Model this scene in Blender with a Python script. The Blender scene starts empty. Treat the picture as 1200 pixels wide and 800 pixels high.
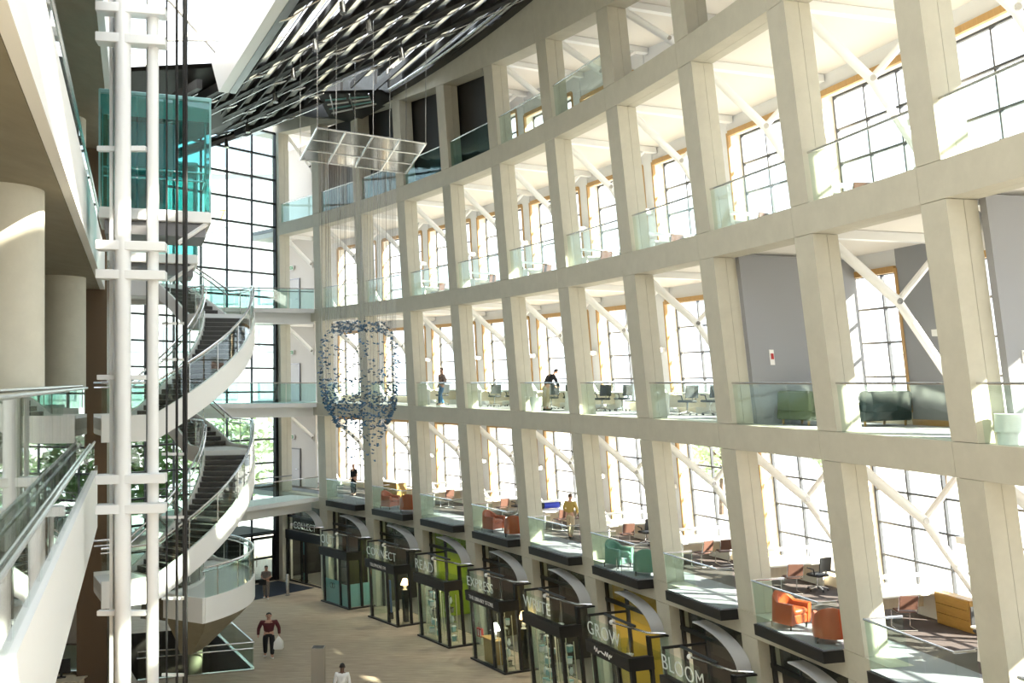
import bpy, math, random
from mathutils import Vector, Matrix
R = math.radians
rnd = random.Random(11)
SC = bpy.context.scene
COL = SC.collection

# ------------------------------------------------------------------ camera, sky, sun, exposure
CZ = 11.09                      # eye height above the ground floor
FPX = 1200.0                    # focal length in pixels of the 1200 x 800 frame
cam_d = bpy.data.cameras.new('camera'); cam = bpy.data.objects.new('camera', cam_d); COL.objects.link(cam)
cam.location = (0, 0, CZ); cam.rotation_euler = (R(90), 0, 0)
cam_d.sensor_width = 36; cam_d.lens = 36 * FPX / 1200; cam_d.shift_y = 48 / 1200; cam_d.clip_end = 600; cam_d.clip_start = .1
SC.camera = cam
SC.cycles.transparent_max_bounces = 32
wd = bpy.data.worlds.new('sky'); SC.world = wd; wd.use_nodes = True
bg = wd.node_tree.nodes['Background']; bg.inputs[0].default_value = (.86, .93, 1, 1); bg.inputs[1].default_value = 1.2
sun_d = bpy.data.lights.new('sun', 'SUN'); sun_d.energy = 12; sun_d.angle = R(1.0); sun_d.color = (1, .90, .72)
sun = bpy.data.objects.new('sun', sun_d); COL.objects.link(sun); sun.location = (60, -30, 80)
SUN_TO = Vector((.80, -.34, .50)).normalized()
sun.rotation_euler = SUN_TO.to_track_quat('Z', 'Y').to_euler()
vs = SC.view_settings; vs.view_transform = 'Standard'; vs.look = 'None'; vs.exposure = 1.72; vs.gamma = 1; vs.use_curve_mapping = False

# ------------------------------------------------------------------ materials
MATS = {}
def mat(name, col, rough=.6, metal=0., noise=0., scale=4., bump=0., stretch=None, col2=None, spec=.5, emit=0):
    if name in MATS: return MATS[name]
    m = bpy.data.materials.new(name); m.use_nodes = True; nt = m.node_tree; b = nt.nodes['Principled BSDF']
    b.inputs['Roughness'].default_value = rough; b.inputs['Metallic'].default_value = metal
    b.inputs['Specular IOR Level'].default_value = spec
    b.inputs['Base Color'].default_value = (*col, 1)
    if emit: b.inputs['Emission Color'].default_value = (*col, 1); b.inputs['Emission Strength'].default_value = emit
    if noise or bump or col2:
        tc = nt.nodes.new('ShaderNodeTexCoord'); mp = nt.nodes.new('ShaderNodeMapping'); nz = nt.nodes.new('ShaderNodeTexNoise')
        nt.links.new(tc.outputs['Object'], mp.inputs[0]); nt.links.new(mp.outputs[0], nz.inputs['Vector'])
        nz.inputs['Scale'].default_value = scale; nz.inputs['Detail'].default_value = 6; nz.inputs['Roughness'].default_value = .65
        if stretch: mp.inputs['Scale'].default_value = stretch[:3]; mp.inputs['Rotation'].default_value[2] = stretch[3] if len(stretch) > 3 else 0
        rp = nt.nodes.new('ShaderNodeValToRGB'); rp.color_ramp.elements[0].position = .3; rp.color_ramp.elements[1].position = .7
        c2 = col2 if col2 else tuple(c * (1 - noise) for c in col)
        rp.color_ramp.elements[0].color = (*c2, 1); rp.color_ramp.elements[1].color = (*col, 1)
        nt.links.new(nz.outputs['Fac'], rp.inputs[0]); nt.links.new(rp.outputs[0], b.inputs['Base Color'])
        if bump:
            bp = nt.nodes.new('ShaderNodeBump'); bp.inputs['Strength'].default_value = bump; bp.inputs['Distance'].default_value = .02
            nt.links.new(nz.outputs['Fac'], bp.inputs['Height']); nt.links.new(bp.outputs[0], b.inputs['Normal'])
    MATS[name] = m; return m
def glass(name, tint, refl=.9, ior=1.45, rough=0.0):
    m = bpy.data.materials.new(name); m.use_nodes = True; nt = m.node_tree; nt.nodes.remove(nt.nodes['Principled BSDF'])
    o = nt.nodes['Material Output']; t = nt.nodes.new('ShaderNodeBsdfTransparent'); g = nt.nodes.new('ShaderNodeBsdfGlossy'); mx = nt.nodes.new('ShaderNodeMixShader'); lw = nt.nodes.new('ShaderNodeLayerWeight'); pw = nt.nodes.new('ShaderNodeMath'); ma = nt.nodes.new('ShaderNodeMath')
    t.inputs[0].default_value = (*tint, 1); g.inputs[0].default_value = (refl, refl, refl, 1); g.inputs['Roughness'].default_value = rough
    f0 = ((ior - 1) / (ior + 1)) ** 2; pw.operation = 'POWER'; pw.inputs[1].default_value = 5; ma.operation = 'MULTIPLY_ADD'; ma.inputs[1].default_value = .9 - f0; ma.inputs[2].default_value = f0
    nt.links.new(lw.outputs['Facing'], pw.inputs[0]); nt.links.new(pw.outputs[0], ma.inputs[0]); nt.links.new(ma.outputs[0], mx.inputs[0]); nt.links.new(t.outputs[0], mx.inputs[1]); nt.links.new(g.outputs[0], mx.inputs[2]); nt.links.new(mx.outputs[0], o.inputs[0])
    MATS[name] = m; return m
mat('concrete', (.555, .535, .445), .75, noise=.10, scale=2.2, bump=.06)
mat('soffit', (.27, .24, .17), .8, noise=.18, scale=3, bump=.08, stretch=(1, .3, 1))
mat('white', (.86, .86, .84), .5)
mat('wall_white', (.80, .81, .82), .7)
mat('ceiling', (.78, .75, .70), .8)
mat('steel_white', (.84, .85, .85), .35)
mat('steel', (.62, .62, .62), .25, 1)
mat('steel_dark', (.20, .20, .21), .35, .7)
mat('black', (.012, .012, .013), .45)
mat('roof_black', (.022, .021, .020), .5)
mat('mullion', (.07, .075, .085), .4, .3)
mat('wood', (.55, .33, .12), .45, noise=.22, scale=3, stretch=(6, 6, .6))
mat('wood_light', (.86, .76, .58), .5, noise=.12, scale=3, stretch=(5, 5, .5))
mat('oak', (.50, .30, .08), .45, noise=.22, scale=4, stretch=(1, 1, 8))
mat('stone', (.46, .375, .275), .62, scale=1.8, col2=(.27, .215, .155), bump=.05, stretch=(.55, 4.5, 1))
mat('carpet_grey', (.44, .44, .46), .95, noise=.12, scale=40)
mat('carpet_brown', (.085, .068, .066), .95, noise=.3, scale=30)
mat('grey_wall', (.30, .31, .33), .8)
mat('bounce_cut_grey', (.34, .33, .31), .85)  # grey kept dark so these walls throw less light on the column fronts
mat('carpet_balcony', (.25, .26, .30), .95, noise=.12, scale=40)
mat('beige_wall', (.60, .58, .55), .8)
mat('door_grey', (.50, .50, .50), .6)
mat('orange', (.42, .075, .018), .38, noise=.12, scale=6)
mat('green', (.11, .25, .19), .6, noise=.12, scale=8)
mat('green_dark', (.030, .055, .055), .6)
mat('olive', (.10, .13, .06), .7)
mat('brown', (.10, .045, .03), .6)
mat('mesh_black', (.025, .027, .03), .55)
mat('desk_white', (.82, .81, .76), .35)
mat('tread', (.075, .070, .066), .8, noise=.2, scale=10)
mat('tread_nose', (.30, .29, .27), .7)
mat('green_sign', (.02, .32, .10), .5)
mat('lime', (.26, .36, .03), .7)
mat('dark_green_wall', (.03, .10, .03), .7)
mat('yellow_wall', (.50, .36, .06), .7)
mat('cream_wall', (.62, .52, .34), .7)
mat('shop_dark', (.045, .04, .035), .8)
mat('shop_floor', (.16, .15, .13), .6)
mat('blue_board', (.03, .12, .32), .5)
mat('teal_wall', (.10, .17, .17), .7)
mat('aqua', (.28, .50, .52), .5)
mat('lamp_warm', (1, .60, .25), .6, emit=3)
mat('lamp_white', (1, .96, .9), .6, emit=2.5)
mat('skin', (.48, .27, .19), .55)
mat('skin_dark', (.12, .06, .04), .55)
mat('hair_dark', (.015, .012, .010), .6)
mat('hair_brown', (.07, .04, .025), .6)
mat('maroon', (.085, .012, .016), .8)
mat('cloth_black', (.010, .010, .012), .85)
mat('cloth_white', (.80, .80, .80), .85)
mat('cloth_taupe', (.24, .18, .16), .85)
mat('denim', (.05, .15, .30), .85)
mat('cloth_mustard', (.42, .30, .08), .85)
mat('cloth_beige', (.46, .38, .26), .85)
mat('cloth_pattern', (.32, .27, .24), .85, scale=26, col2=(.03, .03, .03))
mat('shoe_white', (.75, .75, .73), .6)
mat('bag_white', (.82, .84, .85), .4)
mat('blue_bag', (.03, .06, .55), .5)
mat('mat_blue', (.012, .018, .035), .95)
mat('flake_blue', (.05, .14, .26), .35, .3)
mat('flake_grey', (.10, .12, .15), .35, .3)
mat('flake_silver', (.55, .58, .62), .25, .8)
mat('bark', (.09, .06, .04), .9)
mat('leaf', (.16, .30, .07), .7, noise=.4, scale=3)
mat('leaf_pale', (.50, .60, .36), .7, noise=.35, scale=3)
mat('ground_pale', (.50, .49, .46), .9, noise=.1, scale=.3)
mat('hill', (.38, .45, .50), .95)
mat('facade', (.66, .66, .65), .8)
mat('facade_red', (.50, .30, .24), .8)
mat('facade_glass', (.22, .28, .33), .2)
mat('facade_window', (.50, .55, .58), .3)
mat('canopy_grey', (.52, .53, .54), .45)
mat('jamb', (.90, .84, .72), .6)
mat('etched', (.80, .88, .86), .5)
mat('brown_metal', (.13, .085, .05), .5, .4)
mat('red_item', (.45, .03, .03), .6)
mat('teal_frame', (.20, .42, .42), .4)
def translucent(name, col):
    m = bpy.data.materials.new(name); m.use_nodes = True; nt = m.node_tree; b = nt.nodes['Principled BSDF']; o = nt.nodes['Material Output']
    b.inputs['Base Color'].default_value = (*col, 1); b.inputs['Roughness'].default_value = .5
    t = nt.nodes.new('ShaderNodeBsdfTranslucent'); t.inputs[0].default_value = (*col, 1); mx = nt.nodes.new('ShaderNodeMixShader'); mx.inputs[0].default_value = .5
    nt.links.new(b.outputs[0], mx.inputs[1]); nt.links.new(t.outputs[0], mx.inputs[2]); nt.links.new(mx.outputs[0], o.inputs[0]); MATS[name] = m
translucent('roof_panel', (.66, .66, .61))
glass('glass', (.93, .97, .955), .9, 1.4)
glass('glass_green', (.885, .945, .92), .9, 1.5)
glass('glass_teal', (.76, .91, .90), .9, 1.6)
glass('glass_lift', (.60, .86, .85), .9, 1.6)
glass('glass_window', (.94, .96, .97), .8, 1.3)
glass('glass_end', (.70, .78, .80), .9, 1.5)
glass('glass_canopy', (.62, .64, .64), .7, 1.6, .15)

# ------------------------------------------------------------------ helpers
class MB:
    """collects faces; build() links them as one mesh object"""
    def __init__(s): s.v = []; s.f = []
    def hexa(s, p):
        n = len(s.v); s.v += [tuple(q) for q in p]
        for a in ((0, 3, 2, 1), (4, 5, 6, 7), (0, 1, 5, 4), (1, 2, 6, 5), (2, 3, 7, 6), (3, 0, 4, 7)): s.f.append(tuple(n + i for i in a))
        return s
    def box(s, c, d, M=None):
        x, y, z = c; a, b, e = d[0] / 2, d[1] / 2, d[2] / 2
        P = [Vector((x + i * a, y + j * b, z + k * e)) for k in (-1, 1) for i, j in ((-1, -1), (1, -1), (1, 1), (-1, 1))]
        if M is not None: P = [M @ q for q in P]
        return s.hexa(P)
    def cbox(s, c, d, ch=.02, M=None):
        """box with chamfered vertical edges and top/bottom rims"""
        x, y, z = c; a, b, e = d[0] / 2, d[1] / 2, d[2] / 2
        def ring(aa, bb, zz): return [(x + i * aa - (i * ch if k else 0), y + j * bb - (0 if k else j * ch), zz) for i, j, k in ((-1, -1, 0), (-1, -1, 1), (1, -1, 1), (1, -1, 0), (1, 1, 0), (1, 1, 1), (-1, 1, 1), (-1, 1, 0))]
        rings = [ring(a - ch, b - ch, z - e), ring(a, b, z - e + ch), ring(a, b, z + e - ch), ring(a - ch, b - ch, z + e)]
        return s.loft(rings, M)
    def loft(s, rings, M=None, cap=True, closed=True):
        n = len(s.v); k = len(rings[0])
        for r in rings: s.v += [tuple(M @ Vector(q)) if M is not None else tuple(q) for q in r]
        for i in range(len(rings) - 1):
            for j in range(k if closed else k - 1):
                a = n + i * k + j; b = n + i * k + (j + 1) % k; s.f.append((a, b, b + k, a + k))
        if cap and closed: s.f.append(tuple(n + j for j in reversed(range(k)))); s.f.append(tuple(n + (len(rings) - 1) * k + j for j in range(k)))
        return s
    def tube(s, pts, r, n=8, closed=False):
        pts = [Vector(p) for p in pts]; rings = []; m = len(pts); up0 = None
        for i, p in enumerate(pts):
            if closed: t = pts[(i + 1) % m] - pts[i - 1]
            else: t = pts[min(i + 1, m - 1)] - pts[max(i - 1, 0)]
            t.normalize(); up = Vector((0, 0, 1)) if abs(t.z) < .95 else Vector((0, 1, 0))
            a = t.cross(up).normalized(); b = a.cross(t).normalized(); rr = r[i] if isinstance(r, (list, tuple)) else r
            rings.append([p + a * (rr * math.cos(2 * math.pi * j / n)) + b * (rr * math.sin(2 * math.pi * j / n)) for j in range(n)])
        if closed: rings.append(rings[0])
        return s.loft(rings, cap=not closed)
    def lathe(s, prof, n=16, c=(0, 0, 0)):
        return s.loft([[(c[0] + r * math.cos(2 * math.pi * j / n), c[1] + r * math.sin(2 * math.pi * j / n), c[2] + z) for j in range(n)] for r, z in prof])
    def ell(s, c, d, n=12, m=8):
        pr = []
        for i in range(m + 1):
            a = -math.pi / 2 + math.pi * i / m; pr.append((max(math.cos(a), .02), math.sin(a)))
        return s.loft([[(c[0] + d[0] * r * math.cos(2 * math.pi * j / n), c[1] + d[1] * r * math.sin(2 * math.pi * j / n), c[2] + d[2] * z) for j in range(n)] for r, z in pr])
    def poly(s, P): n = len(s.v); s.v += [tuple(p) for p in P]; s.f.append(tuple(range(n, n + len(P)))); return s
    def build(s, name, m, parent=None, smooth=False, ang=40):
        me = bpy.data.meshes.new(name); me.from_pydata(s.v, [], s.f); me.materials.append(MATS[m]); me.validate()
        if smooth:
            me.polygons.foreach_set('use_smooth', [True] * len(me.polygons))
            try: me.set_sharp_from_angle(angle=R(ang))
            except Exception: pass
        o = bpy.data.objects.new(name, me); COL.objects.link(o); attach(o, parent); return o
def attach(o, parent):
    if parent is not None:
        o.parent = parent
        if parent.type == 'EMPTY': o.matrix_parent_inverse = Matrix.Translation(-parent.location)
def tag(o, label=None, cat=None, group=None, kind=None):
    if label: o['label'] = label
    if cat: o['category'] = cat
    if group: o['group'] = group
    if kind: o['kind'] = kind
    return o
def thing(name, loc=(0, 0, 0), label=None, cat=None, group=None, kind=None):
    o = bpy.data.objects.new(name, None); COL.objects.link(o); o.location = loc; o.empty_display_size = .2
    return tag(o, label, cat, group, kind)
def dup(root, loc, rz=0, label=None, group=None, scale=1):
    def cp(o, p):
        c = o.copy(); COL.objects.link(c); c.parent = p
        for ch in o.children: cp(ch, c)
        return c
    r = cp(root, None); r.location = loc; r.rotation_euler = (0, 0, rz); r.scale = (scale,) * 3
    if label: r['label'] = label
    if group: r['group'] = group
    return r
USED = set()
def place(proto, loc, rz=0, label=None, group=None):
    """the first call moves the prototype itself, later calls copy it"""
    if proto.name not in USED:
        USED.add(proto.name); proto.location = loc; proto.rotation_euler = (0, 0, rz)
        if label: proto['label'] = label
        if group: proto['group'] = group
        return proto
    return dup(proto, loc, rz, label, group)
def text_mesh(name, body, size, M, m, parent, extrude=.01, spacing=1.0):
    cu = bpy.data.curves.new(name, 'FONT'); cu.body = body; cu.size = size; cu.extrude = extrude; cu.space_character = spacing; cu.offset = -.0022 * size / .24
    t = bpy.data.objects.new('tmp', cu); COL.objects.link(t)
    dg = bpy.context.evaluated_depsgraph_get(); dg.update()
    me = bpy.data.meshes.new_from_object(t.evaluated_get(dg)); bpy.data.objects.remove(t)
    me.transform(M); me.materials.clear(); me.materials.append(MATS[m]); me.name = name
    o = bpy.data.objects.new(name, me); COL.objects.link(o); attach(o, parent); return o

# ------------------------------------------------------------------ the curved wall: plan curve, outward normal and lean
PX = (-.000654808, -.104450263, 2.173362626, -.066591875)
PY = (.00227492, -.048955596, -3.962343754, 39.643035905)
PM = (-.000372446, .014322377, .089779617)
def pv(p, t):
    r = 0
    for c in p: r = r * t + c
    return r
def frame(u):
    t = u - 5; dx = 3 * PX[0] * t * t + 2 * PX[1] * t + PX[2]; dy = 3 * PY[0] * t * t + 2 * PY[1] * t + PY[2]
    n = math.hypot(dx, dy); return Vector((dx / n, dy / n, 0)), Vector((-dy / n, dx / n, 0))
def W(u, d, z):
    """u column number, d metres outward from the atrium face, z height"""
    t, n = frame(u); b = d - pv(PM, u - 5) * (z - 10)
    return Vector((pv(PX, u - 5) + n.x * b, pv(PY, u - 5) + n.y * b, z))
BAY = 4.5
def wbox(u0, u1, d0, d1, z0, z1, nu=1, mb=None, zf0=None, zf1=None):
    mb = mb or MB(); rings = []
    for i in range(nu + 1):
        u = u0 + (u1 - u0) * i / nu; a = zf0(u) if zf0 else z0; b = zf1(u) if zf1 else z1
        rings.append([W(u, d0, a), W(u, d1, a), W(u, d1, b), W(u, d0, b)])
    return mb.loft(rings)
def wrot(u):
    t, n = frame(u); return math.atan2(n.y, n.x)          # local +x points outward, local -y along increasing u
def pz(x, y, z):
    """point of the height-z plane seen at photograph pixel x, y"""
    Y = FPX * (CZ - z) / (y - 448); return Vector(((x - 600) / FPX * Y, Y, z))
def pd(x, y, Y): return Vector(((x - 600) / FPX * Y, Y, CZ - (y - 448) / FPX * Y))
LV = {1: 0, 2: 5, 3: 10, 4: 15, 5: 20}
BEAM = .66; CW = .165; CD = .64; GD = 4.3; OD = 4.9     # beam height, column width in u, column depth, gallery depth
K0, K1 = 0, 14
def top_soffit(u): return 25.1 - .40 * u                # underside of the top beam, which falls towards the near end
def top_edge(u): return 26.1 - .22 * u
# ================================================================== STRUCTURE
# ---- ground floor with the stair well cut out of it
PIT = [Vector((-9.95, 39.5, 0)), Vector((-13.7, 46.4, 0)), Vector((-17.6, 44.9, 0)), Vector((-13.9, 38.0, 0))]
OUTR = [Vector((22, -12, 0)), Vector((22, 66, 0)), Vector((-42, 66, 0)), Vector((-42, -12, 0))]
fl = MB()
for i in range(4):
    j = (i + 1) % 4; fl.poly([OUTR[i], OUTR[j], PIT[j], PIT[i]])
tag(fl.build('floor', 'stone'), 'streaked brown stone paving of the atrium ground floor', 'floor', kind='structure')
g = MB()
for x0, x1, y0, y1 in ((-300, 22, 66, 420), (22, 320, -60, 420), (-300, -42, -60, 66), (-42, 22, -60, -12)): g.poly([(x0, y0, -.25), (x1, y0, -.25), (x1, y1, -.25), (x0, y1, -.25)])
tag(g.build('ground', 'ground_pale'), 'pale paved ground outside the building', 'ground', kind='structure')
pit = thing('stair_well', (-13.8, 42.2, -3.2), 'dark sunken stair well behind glass guards in the stone floor', 'stair well', kind='structure')
m = MB()
for i in range(4):
    j = (i + 1) % 4; m.poly([PIT[i], PIT[j], PIT[j] - Vector((0, 0, 3.2)), PIT[i] - Vector((0, 0, 3.2))])
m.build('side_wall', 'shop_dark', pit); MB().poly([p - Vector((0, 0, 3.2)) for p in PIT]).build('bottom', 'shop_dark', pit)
def guard(parent, a, b, h=1.05, npan=3, z0=.0, rail2=True, gl='glass_green', rmat='steel'):
    a = Vector(a); b = Vector(b); t = (b - a).normalized(); n = Vector((-t.y, t.x, 0)) * .008
    for i in range(npan):
        p = a.lerp(b, (i + .01) / npan); q = a.lerp(b, (i + .99) / npan); zz0 = Vector((0, 0, z0)); zz = Vector((0, 0, h))
        MB().hexa([p - n + zz0, q - n + zz0, q + n + zz0, p + n + zz0, p - n + zz, q - n + zz, q + n + zz, p + n + zz]).build('glass_panel', gl, parent)
    MB().tube([a + Vector((0, 0, h + .03)), b + Vector((0, 0, h + .03))], .03).build('handrail', rmat, parent, True)
    if rail2:
        k = Vector((0, 0, .06)); nn = n * 8
        MB().hexa([a - nn, b - nn, b + nn, a + nn, a - nn + k, b - nn + k, b + nn + k, a + nn + k]).build('kerb', 'steel', parent)
g = thing('glass_guard', PIT[0], 'greenish glass guard with steel cap along the long side of the stair well', 'railing')
guard(g, PIT[0].lerp(PIT[1], .02), PIT[1])
g = thing('glass_guard', PIT[3], 'glass guard with two steel rails across the front of the stair well', 'railing')
guard(g, PIT[3], PIT[0]); MB().tube([PIT[3] + Vector((0, -.05, .86)), PIT[0] + Vector((0, -.05, .86))], .025).build('handrail', 'steel', g, True)
# well stair: a flight seen below
f2 = pit
for i in range(10):
    c = Vector((-15.2, 41.6, 0)); dv = (PIT[0] - PIT[3]).normalized(); c = c + dv * (.3 * i); mtx = Matrix.Translation(c) @ Matrix.Rotation(math.atan2(dv.y, dv.x), 4, 'Z')
    MB().box((0, 0, -3.2 + .16 * i + .08), (.3, 1.6, .16), mtx).build('step', 'tread', f2)

# ---- curved wall: columns and beams
wall = thing('wall_right', W(5, 0, 0), 'curved concrete grid wall of leaning columns and beams', 'wall', kind='structure')
for k in range(K0, K1 + 1):
    for l in (1, 2, 3, 4, 5):
        z0 = LV[l]; z1 = z0 + 5 - BEAM
        mb = MB()                                        # two precast halves with an open joint
        for a, b in ((0, .354), (.363, CD)): wbox(k, k + CW, a, b, z0 + (.012 if z0 else 0), z1 - .012, 1, mb, zf1=top_soffit if l == 5 else None)
        mb.build('column', 'concrete', wall)
for k in range(K0, K1):
    e = .0012
    a = k + e + (.0 if k else 0)
    for l in (2, 3, 4, 5):
        mb = MB()
        for d0, d1 in ((0, .354), (.363, CD)): wbox(a, k + 1 - e, d0, d1, LV[l] - BEAM, LV[l], 4, mb)
        mb.build('beam', 'concrete', wall)
    wbox(a, k + 1 - e, 0, CD, 0, 0, 4, zf0=lambda u: top_soffit(u) + .01, zf1=top_edge).build('beam', 'concrete', wall)
# ---- gallery floors and ceilings
for l in (2, 3, 4, 5):
    z = LV[l]
    if l == 2:
        tag(wbox(-.75, K1, CD, 1.55, z - .2, z, 26).build('floor', 'carpet_balcony'), 'light grey carpet strip along the second floor balconies', 'floor', kind='structure')
        tag(wbox(-.75, K1, 1.55, OD, z - .2, z, 26).build('floor', 'carpet_brown'), 'dark brown carpet of the second floor reading gallery', 'floor', kind='structure')
    else: tag(wbox(-.75, K1, CD, OD, z - .2, z, 26).build('floor', 'carpet_grey'), 'grey carpeted floor of gallery level %d' % l, 'floor', kind='structure')
    tag(wbox(-.75, K1, CD, OD, z - .5, z - .22, 26).build('ceiling', 'ceiling'), 'off white ceiling below gallery level %d' % l, 'ceiling', kind='structure')
tag(wbox(-.75, K1, CD, OD, 0, 0, 26, zf0=lambda u: top_soffit(u) + .35, zf1=lambda u: top_soffit(u) + .6).build('ceiling', 'ceiling'), 'sloping ceiling over the top gallery', 'ceiling', kind='structure')
# ---- outer wall with piers, timber trims and big windows
outer = thing('wall_outer', W(5, OD, 0), 'white outer gallery wall of piers between tall windows', 'wall', kind='structure')
WN = 0
for l in (2, 3, 4, 5):
    z0 = LV[l]
    for k in range(-1, K1):
        zc = (lambda u: top_soffit(u) + .35) if l == 5 else (lambda u: z0 + 4.5)
        head = z0 + 4.02 if l < 5 else min(z0 + 3.9, top_soffit(k + 1) - .25)
        sill = z0 + .32
        if k == -1:
            wbox(-.75, -.10, GD, OD, z0, 0, 2, zf1=zc).build('infill', 'wall_white', outer); continue
        wbox(k - .10, k + .03, GD - .05, OD, z0, 0, 1, zf1=zc).build('pier', 'wall_white', outer)
        ue = .56 if (l == 3 and k == 8) else .90
        if ue < .9: wbox(k + ue, k + .90, GD - .06, OD, z0, z0 + 4.5).build('infill', 'grey_wall', outer); wbox(k + ue, k + .90, GD - .09, GD - .06, z0, z0 + .15).build('baseboard', 'wood', outer)
        wbox(k + .03, k + ue, GD, OD, head, 0, 2, zf1=zc).build('header', 'wall_white', outer)
        wbox(k + .03, k + ue, GD, OD, z0, sill, 2).build('sill', 'wood_light', outer)
        wbox(k + .03, k + .036, GD + .02, OD, sill, head).build('jamb', 'jamb', outer)
        wbox(k + ue - .006, k + ue, GD + .02, OD, sill, head).build('jamb', 'jamb', outer)
        wbox(k + .026, k + .046, GD - .085, GD + .02, sill, head).build('edge_trim', 'wood', outer)
        wbox(k + ue - .016, k + ue + .006, GD - .085, GD + .02, sill, head).build('edge_trim', 'wood', outer)
        wbox(k + .046, k + ue - .016, GD - .085, GD + .02, head - .10, head + .06, 2).build('edge_trim', 'wood', outer)
        WN += 1
        win = thing('window_%d' % WN, W(k + .46, OD, sill), 'tall steel framed window of gallery level %d' % l, 'window', kind='structure')
        u0, u1 = k + .038, k + ue - .008; nc = 3 if ue > .8 else 2; nr = 4 if head - sill > 3 else max(2, round((head - sill) / .75)); d0, d1 = OD - .18, OD - .08; hw = .006
        for i in range(nc + 1):
            u = u0 + (u1 - u0) * i / nc; u = min(max(u, u0 + hw), u1 - hw)
            wbox(u - hw, u + hw, d0, d1, sill, head).build('mullion', 'mullion', win)
        for j in range(nr + 1):
            z = sill + (head - sill) * j / nr; z = min(max(z, sill + .03), head - .03)
            for i in range(1): wbox(u0, u1, d0 + .005, d1 - .005, z - .028, z + .028, 2).build('transom', 'mullion', win)
        if k >= 4 and k <= 10:
            for i in range(nc):
                for j in range(nr):
                    a = u0 + (u1 - u0) * i / nc + hw; b = u0 + (u1 - u0) * (i + 1) / nc - hw; c = sill + (head - sill) * j / nr + .03; e = sill + (head - sill) * (j + 1) / nr - .03
                    wbox(a, b, d0 + .045, d0 + .055, c, e).build('pane', 'glass_window', win)
        else: wbox(u0, u1, d0 + .045, d0 + .055, sill + .03, head - .03, 2).build('pane', 'glass_window', win)
# ---- braces and ceiling beams behind each column
def brace(k, l):
    z0 = LV[l]; u = k + CW * .55; zt = (z0 + 4.35) if l < 5 else top_soffit(k) + .15; f = (zt - z0) / 4.35
    A = W(u, CD + .02, zt - .12); J = W(u, 2.25, z0 + 2.93 * f); B = W(u, 4.2, z0 + .02); C2 = W(u, 3.75, zt - .02)
    o = MB().tube([A, J], .115, 10).tube([J, B], .105, 10).build('brace', 'steel_white', wall, True)
    MB().tube([J, C2], .085, 8).build('short_arm', 'steel_white', o, True)
    MB().tube([J + Vector((0, -.135, 0)), J + Vector((0, .135, 0))], .07, 10).build('pin_joint', 'steel', o, True)
    wbox(u - .025, u + .025, CD, GD - .06, zt - .06, zt + .14).build('ceiling_beam', 'steel_white', wall)
for l in (2, 3, 4, 5):
    for k in range(0, K1): brace(k, l)
# ---- partitions, end walls and doors inside the galleries
PN = 0
def partition(u0, u1, d0, d1, z0, z1, m, label, nu=2):
    global PN; PN += 1
    return tag(wbox(u0, u1, d0, d1, z0, z1, nu).build('wall_partition_%d' % PN, m), label, 'wall', kind='structure')
partition(8.16, 8.20, CD + .02, GD - .06, 10, 14.4, 'grey_wall', 'dark grey partition across the third floor gallery with a red alarm sign')
partition(10.17, 10.21, CD + .02, GD - .06, 10, 14.4, 'grey_wall', 'grey partition closing the near end of the third floor gallery')
partition(1.0, 5.0, .72, .80, 20.0, 24.6, 'black', 'black boards closing the far top floor openings', 8)
DN = 0
for l in (2, 3, 4, 5):
    z0 = LV[l]; partition(-.75, .14, 2.3, 2.42, z0, z0 + (4.5 if l < 5 else 4.9), 'beige_wall', 'grey beige end wall with a door on gallery level %d' % l, 3)
    if l < 5:
        DN += 1; dr = thing('door_%d' % DN, W(-.3, 2.3, z0), 'grey flush door in the end wall of the %s floor' % ('', '', 'second', 'third', 'fourth')[l], 'door', kind='structure')
        wbox(-.42, -.20, 2.24, 2.29, z0, z0 + 2.15).build('door_leaf', 'door_grey', dr)
        wbox(-.435, -.42, 2.22, 2.30, z0, z0 + 2.2).build('door_frame', 'steel_dark', dr); wbox(-.20, -.185, 2.22, 2.30, z0, z0 + 2.2).build('door_frame', 'steel_dark', dr); wbox(-.435, -.185, 2.22, 2.30, z0 + 2.15, z0 + 2.22).build('door_frame', 'steel_dark', dr)
        MB().tube([W(-.225, 2.22, z0 + 1.0), W(-.225, 2.16, z0 + 1.0), W(-.255, 2.16, z0 + 1.0)], .02).build('door_handle', 'steel', dr, True)
        ex = thing('exit_sign', W(-.36, 2.25, z0 + 2.9), 'green exit sign above the door of the %s floor' % ('', '', 'second', 'third', 'fourth')[l], 'sign')
        wbox(-.41, -.31, 2.18, 2.26, z0 + 2.75, z0 + 3.0).build('sign_box', 'white', ex); wbox(-.402, -.318, 2.165, 2.18, z0 + 2.78, z0 + 2.97).build('sign_face', 'green_sign', ex)
        t, n = frame(-.36); o = W(-.398, 2.155, z0 + 2.81); M = Matrix((( t.x, 0, -n.x, o.x), (t.y, 0, -n.y, o.y), (0, 1, 0, o.z), (0, 0, 0, 1)))
        text_mesh('lettering', 'EXIT', .18, M, 'white', ex, .004)
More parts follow.
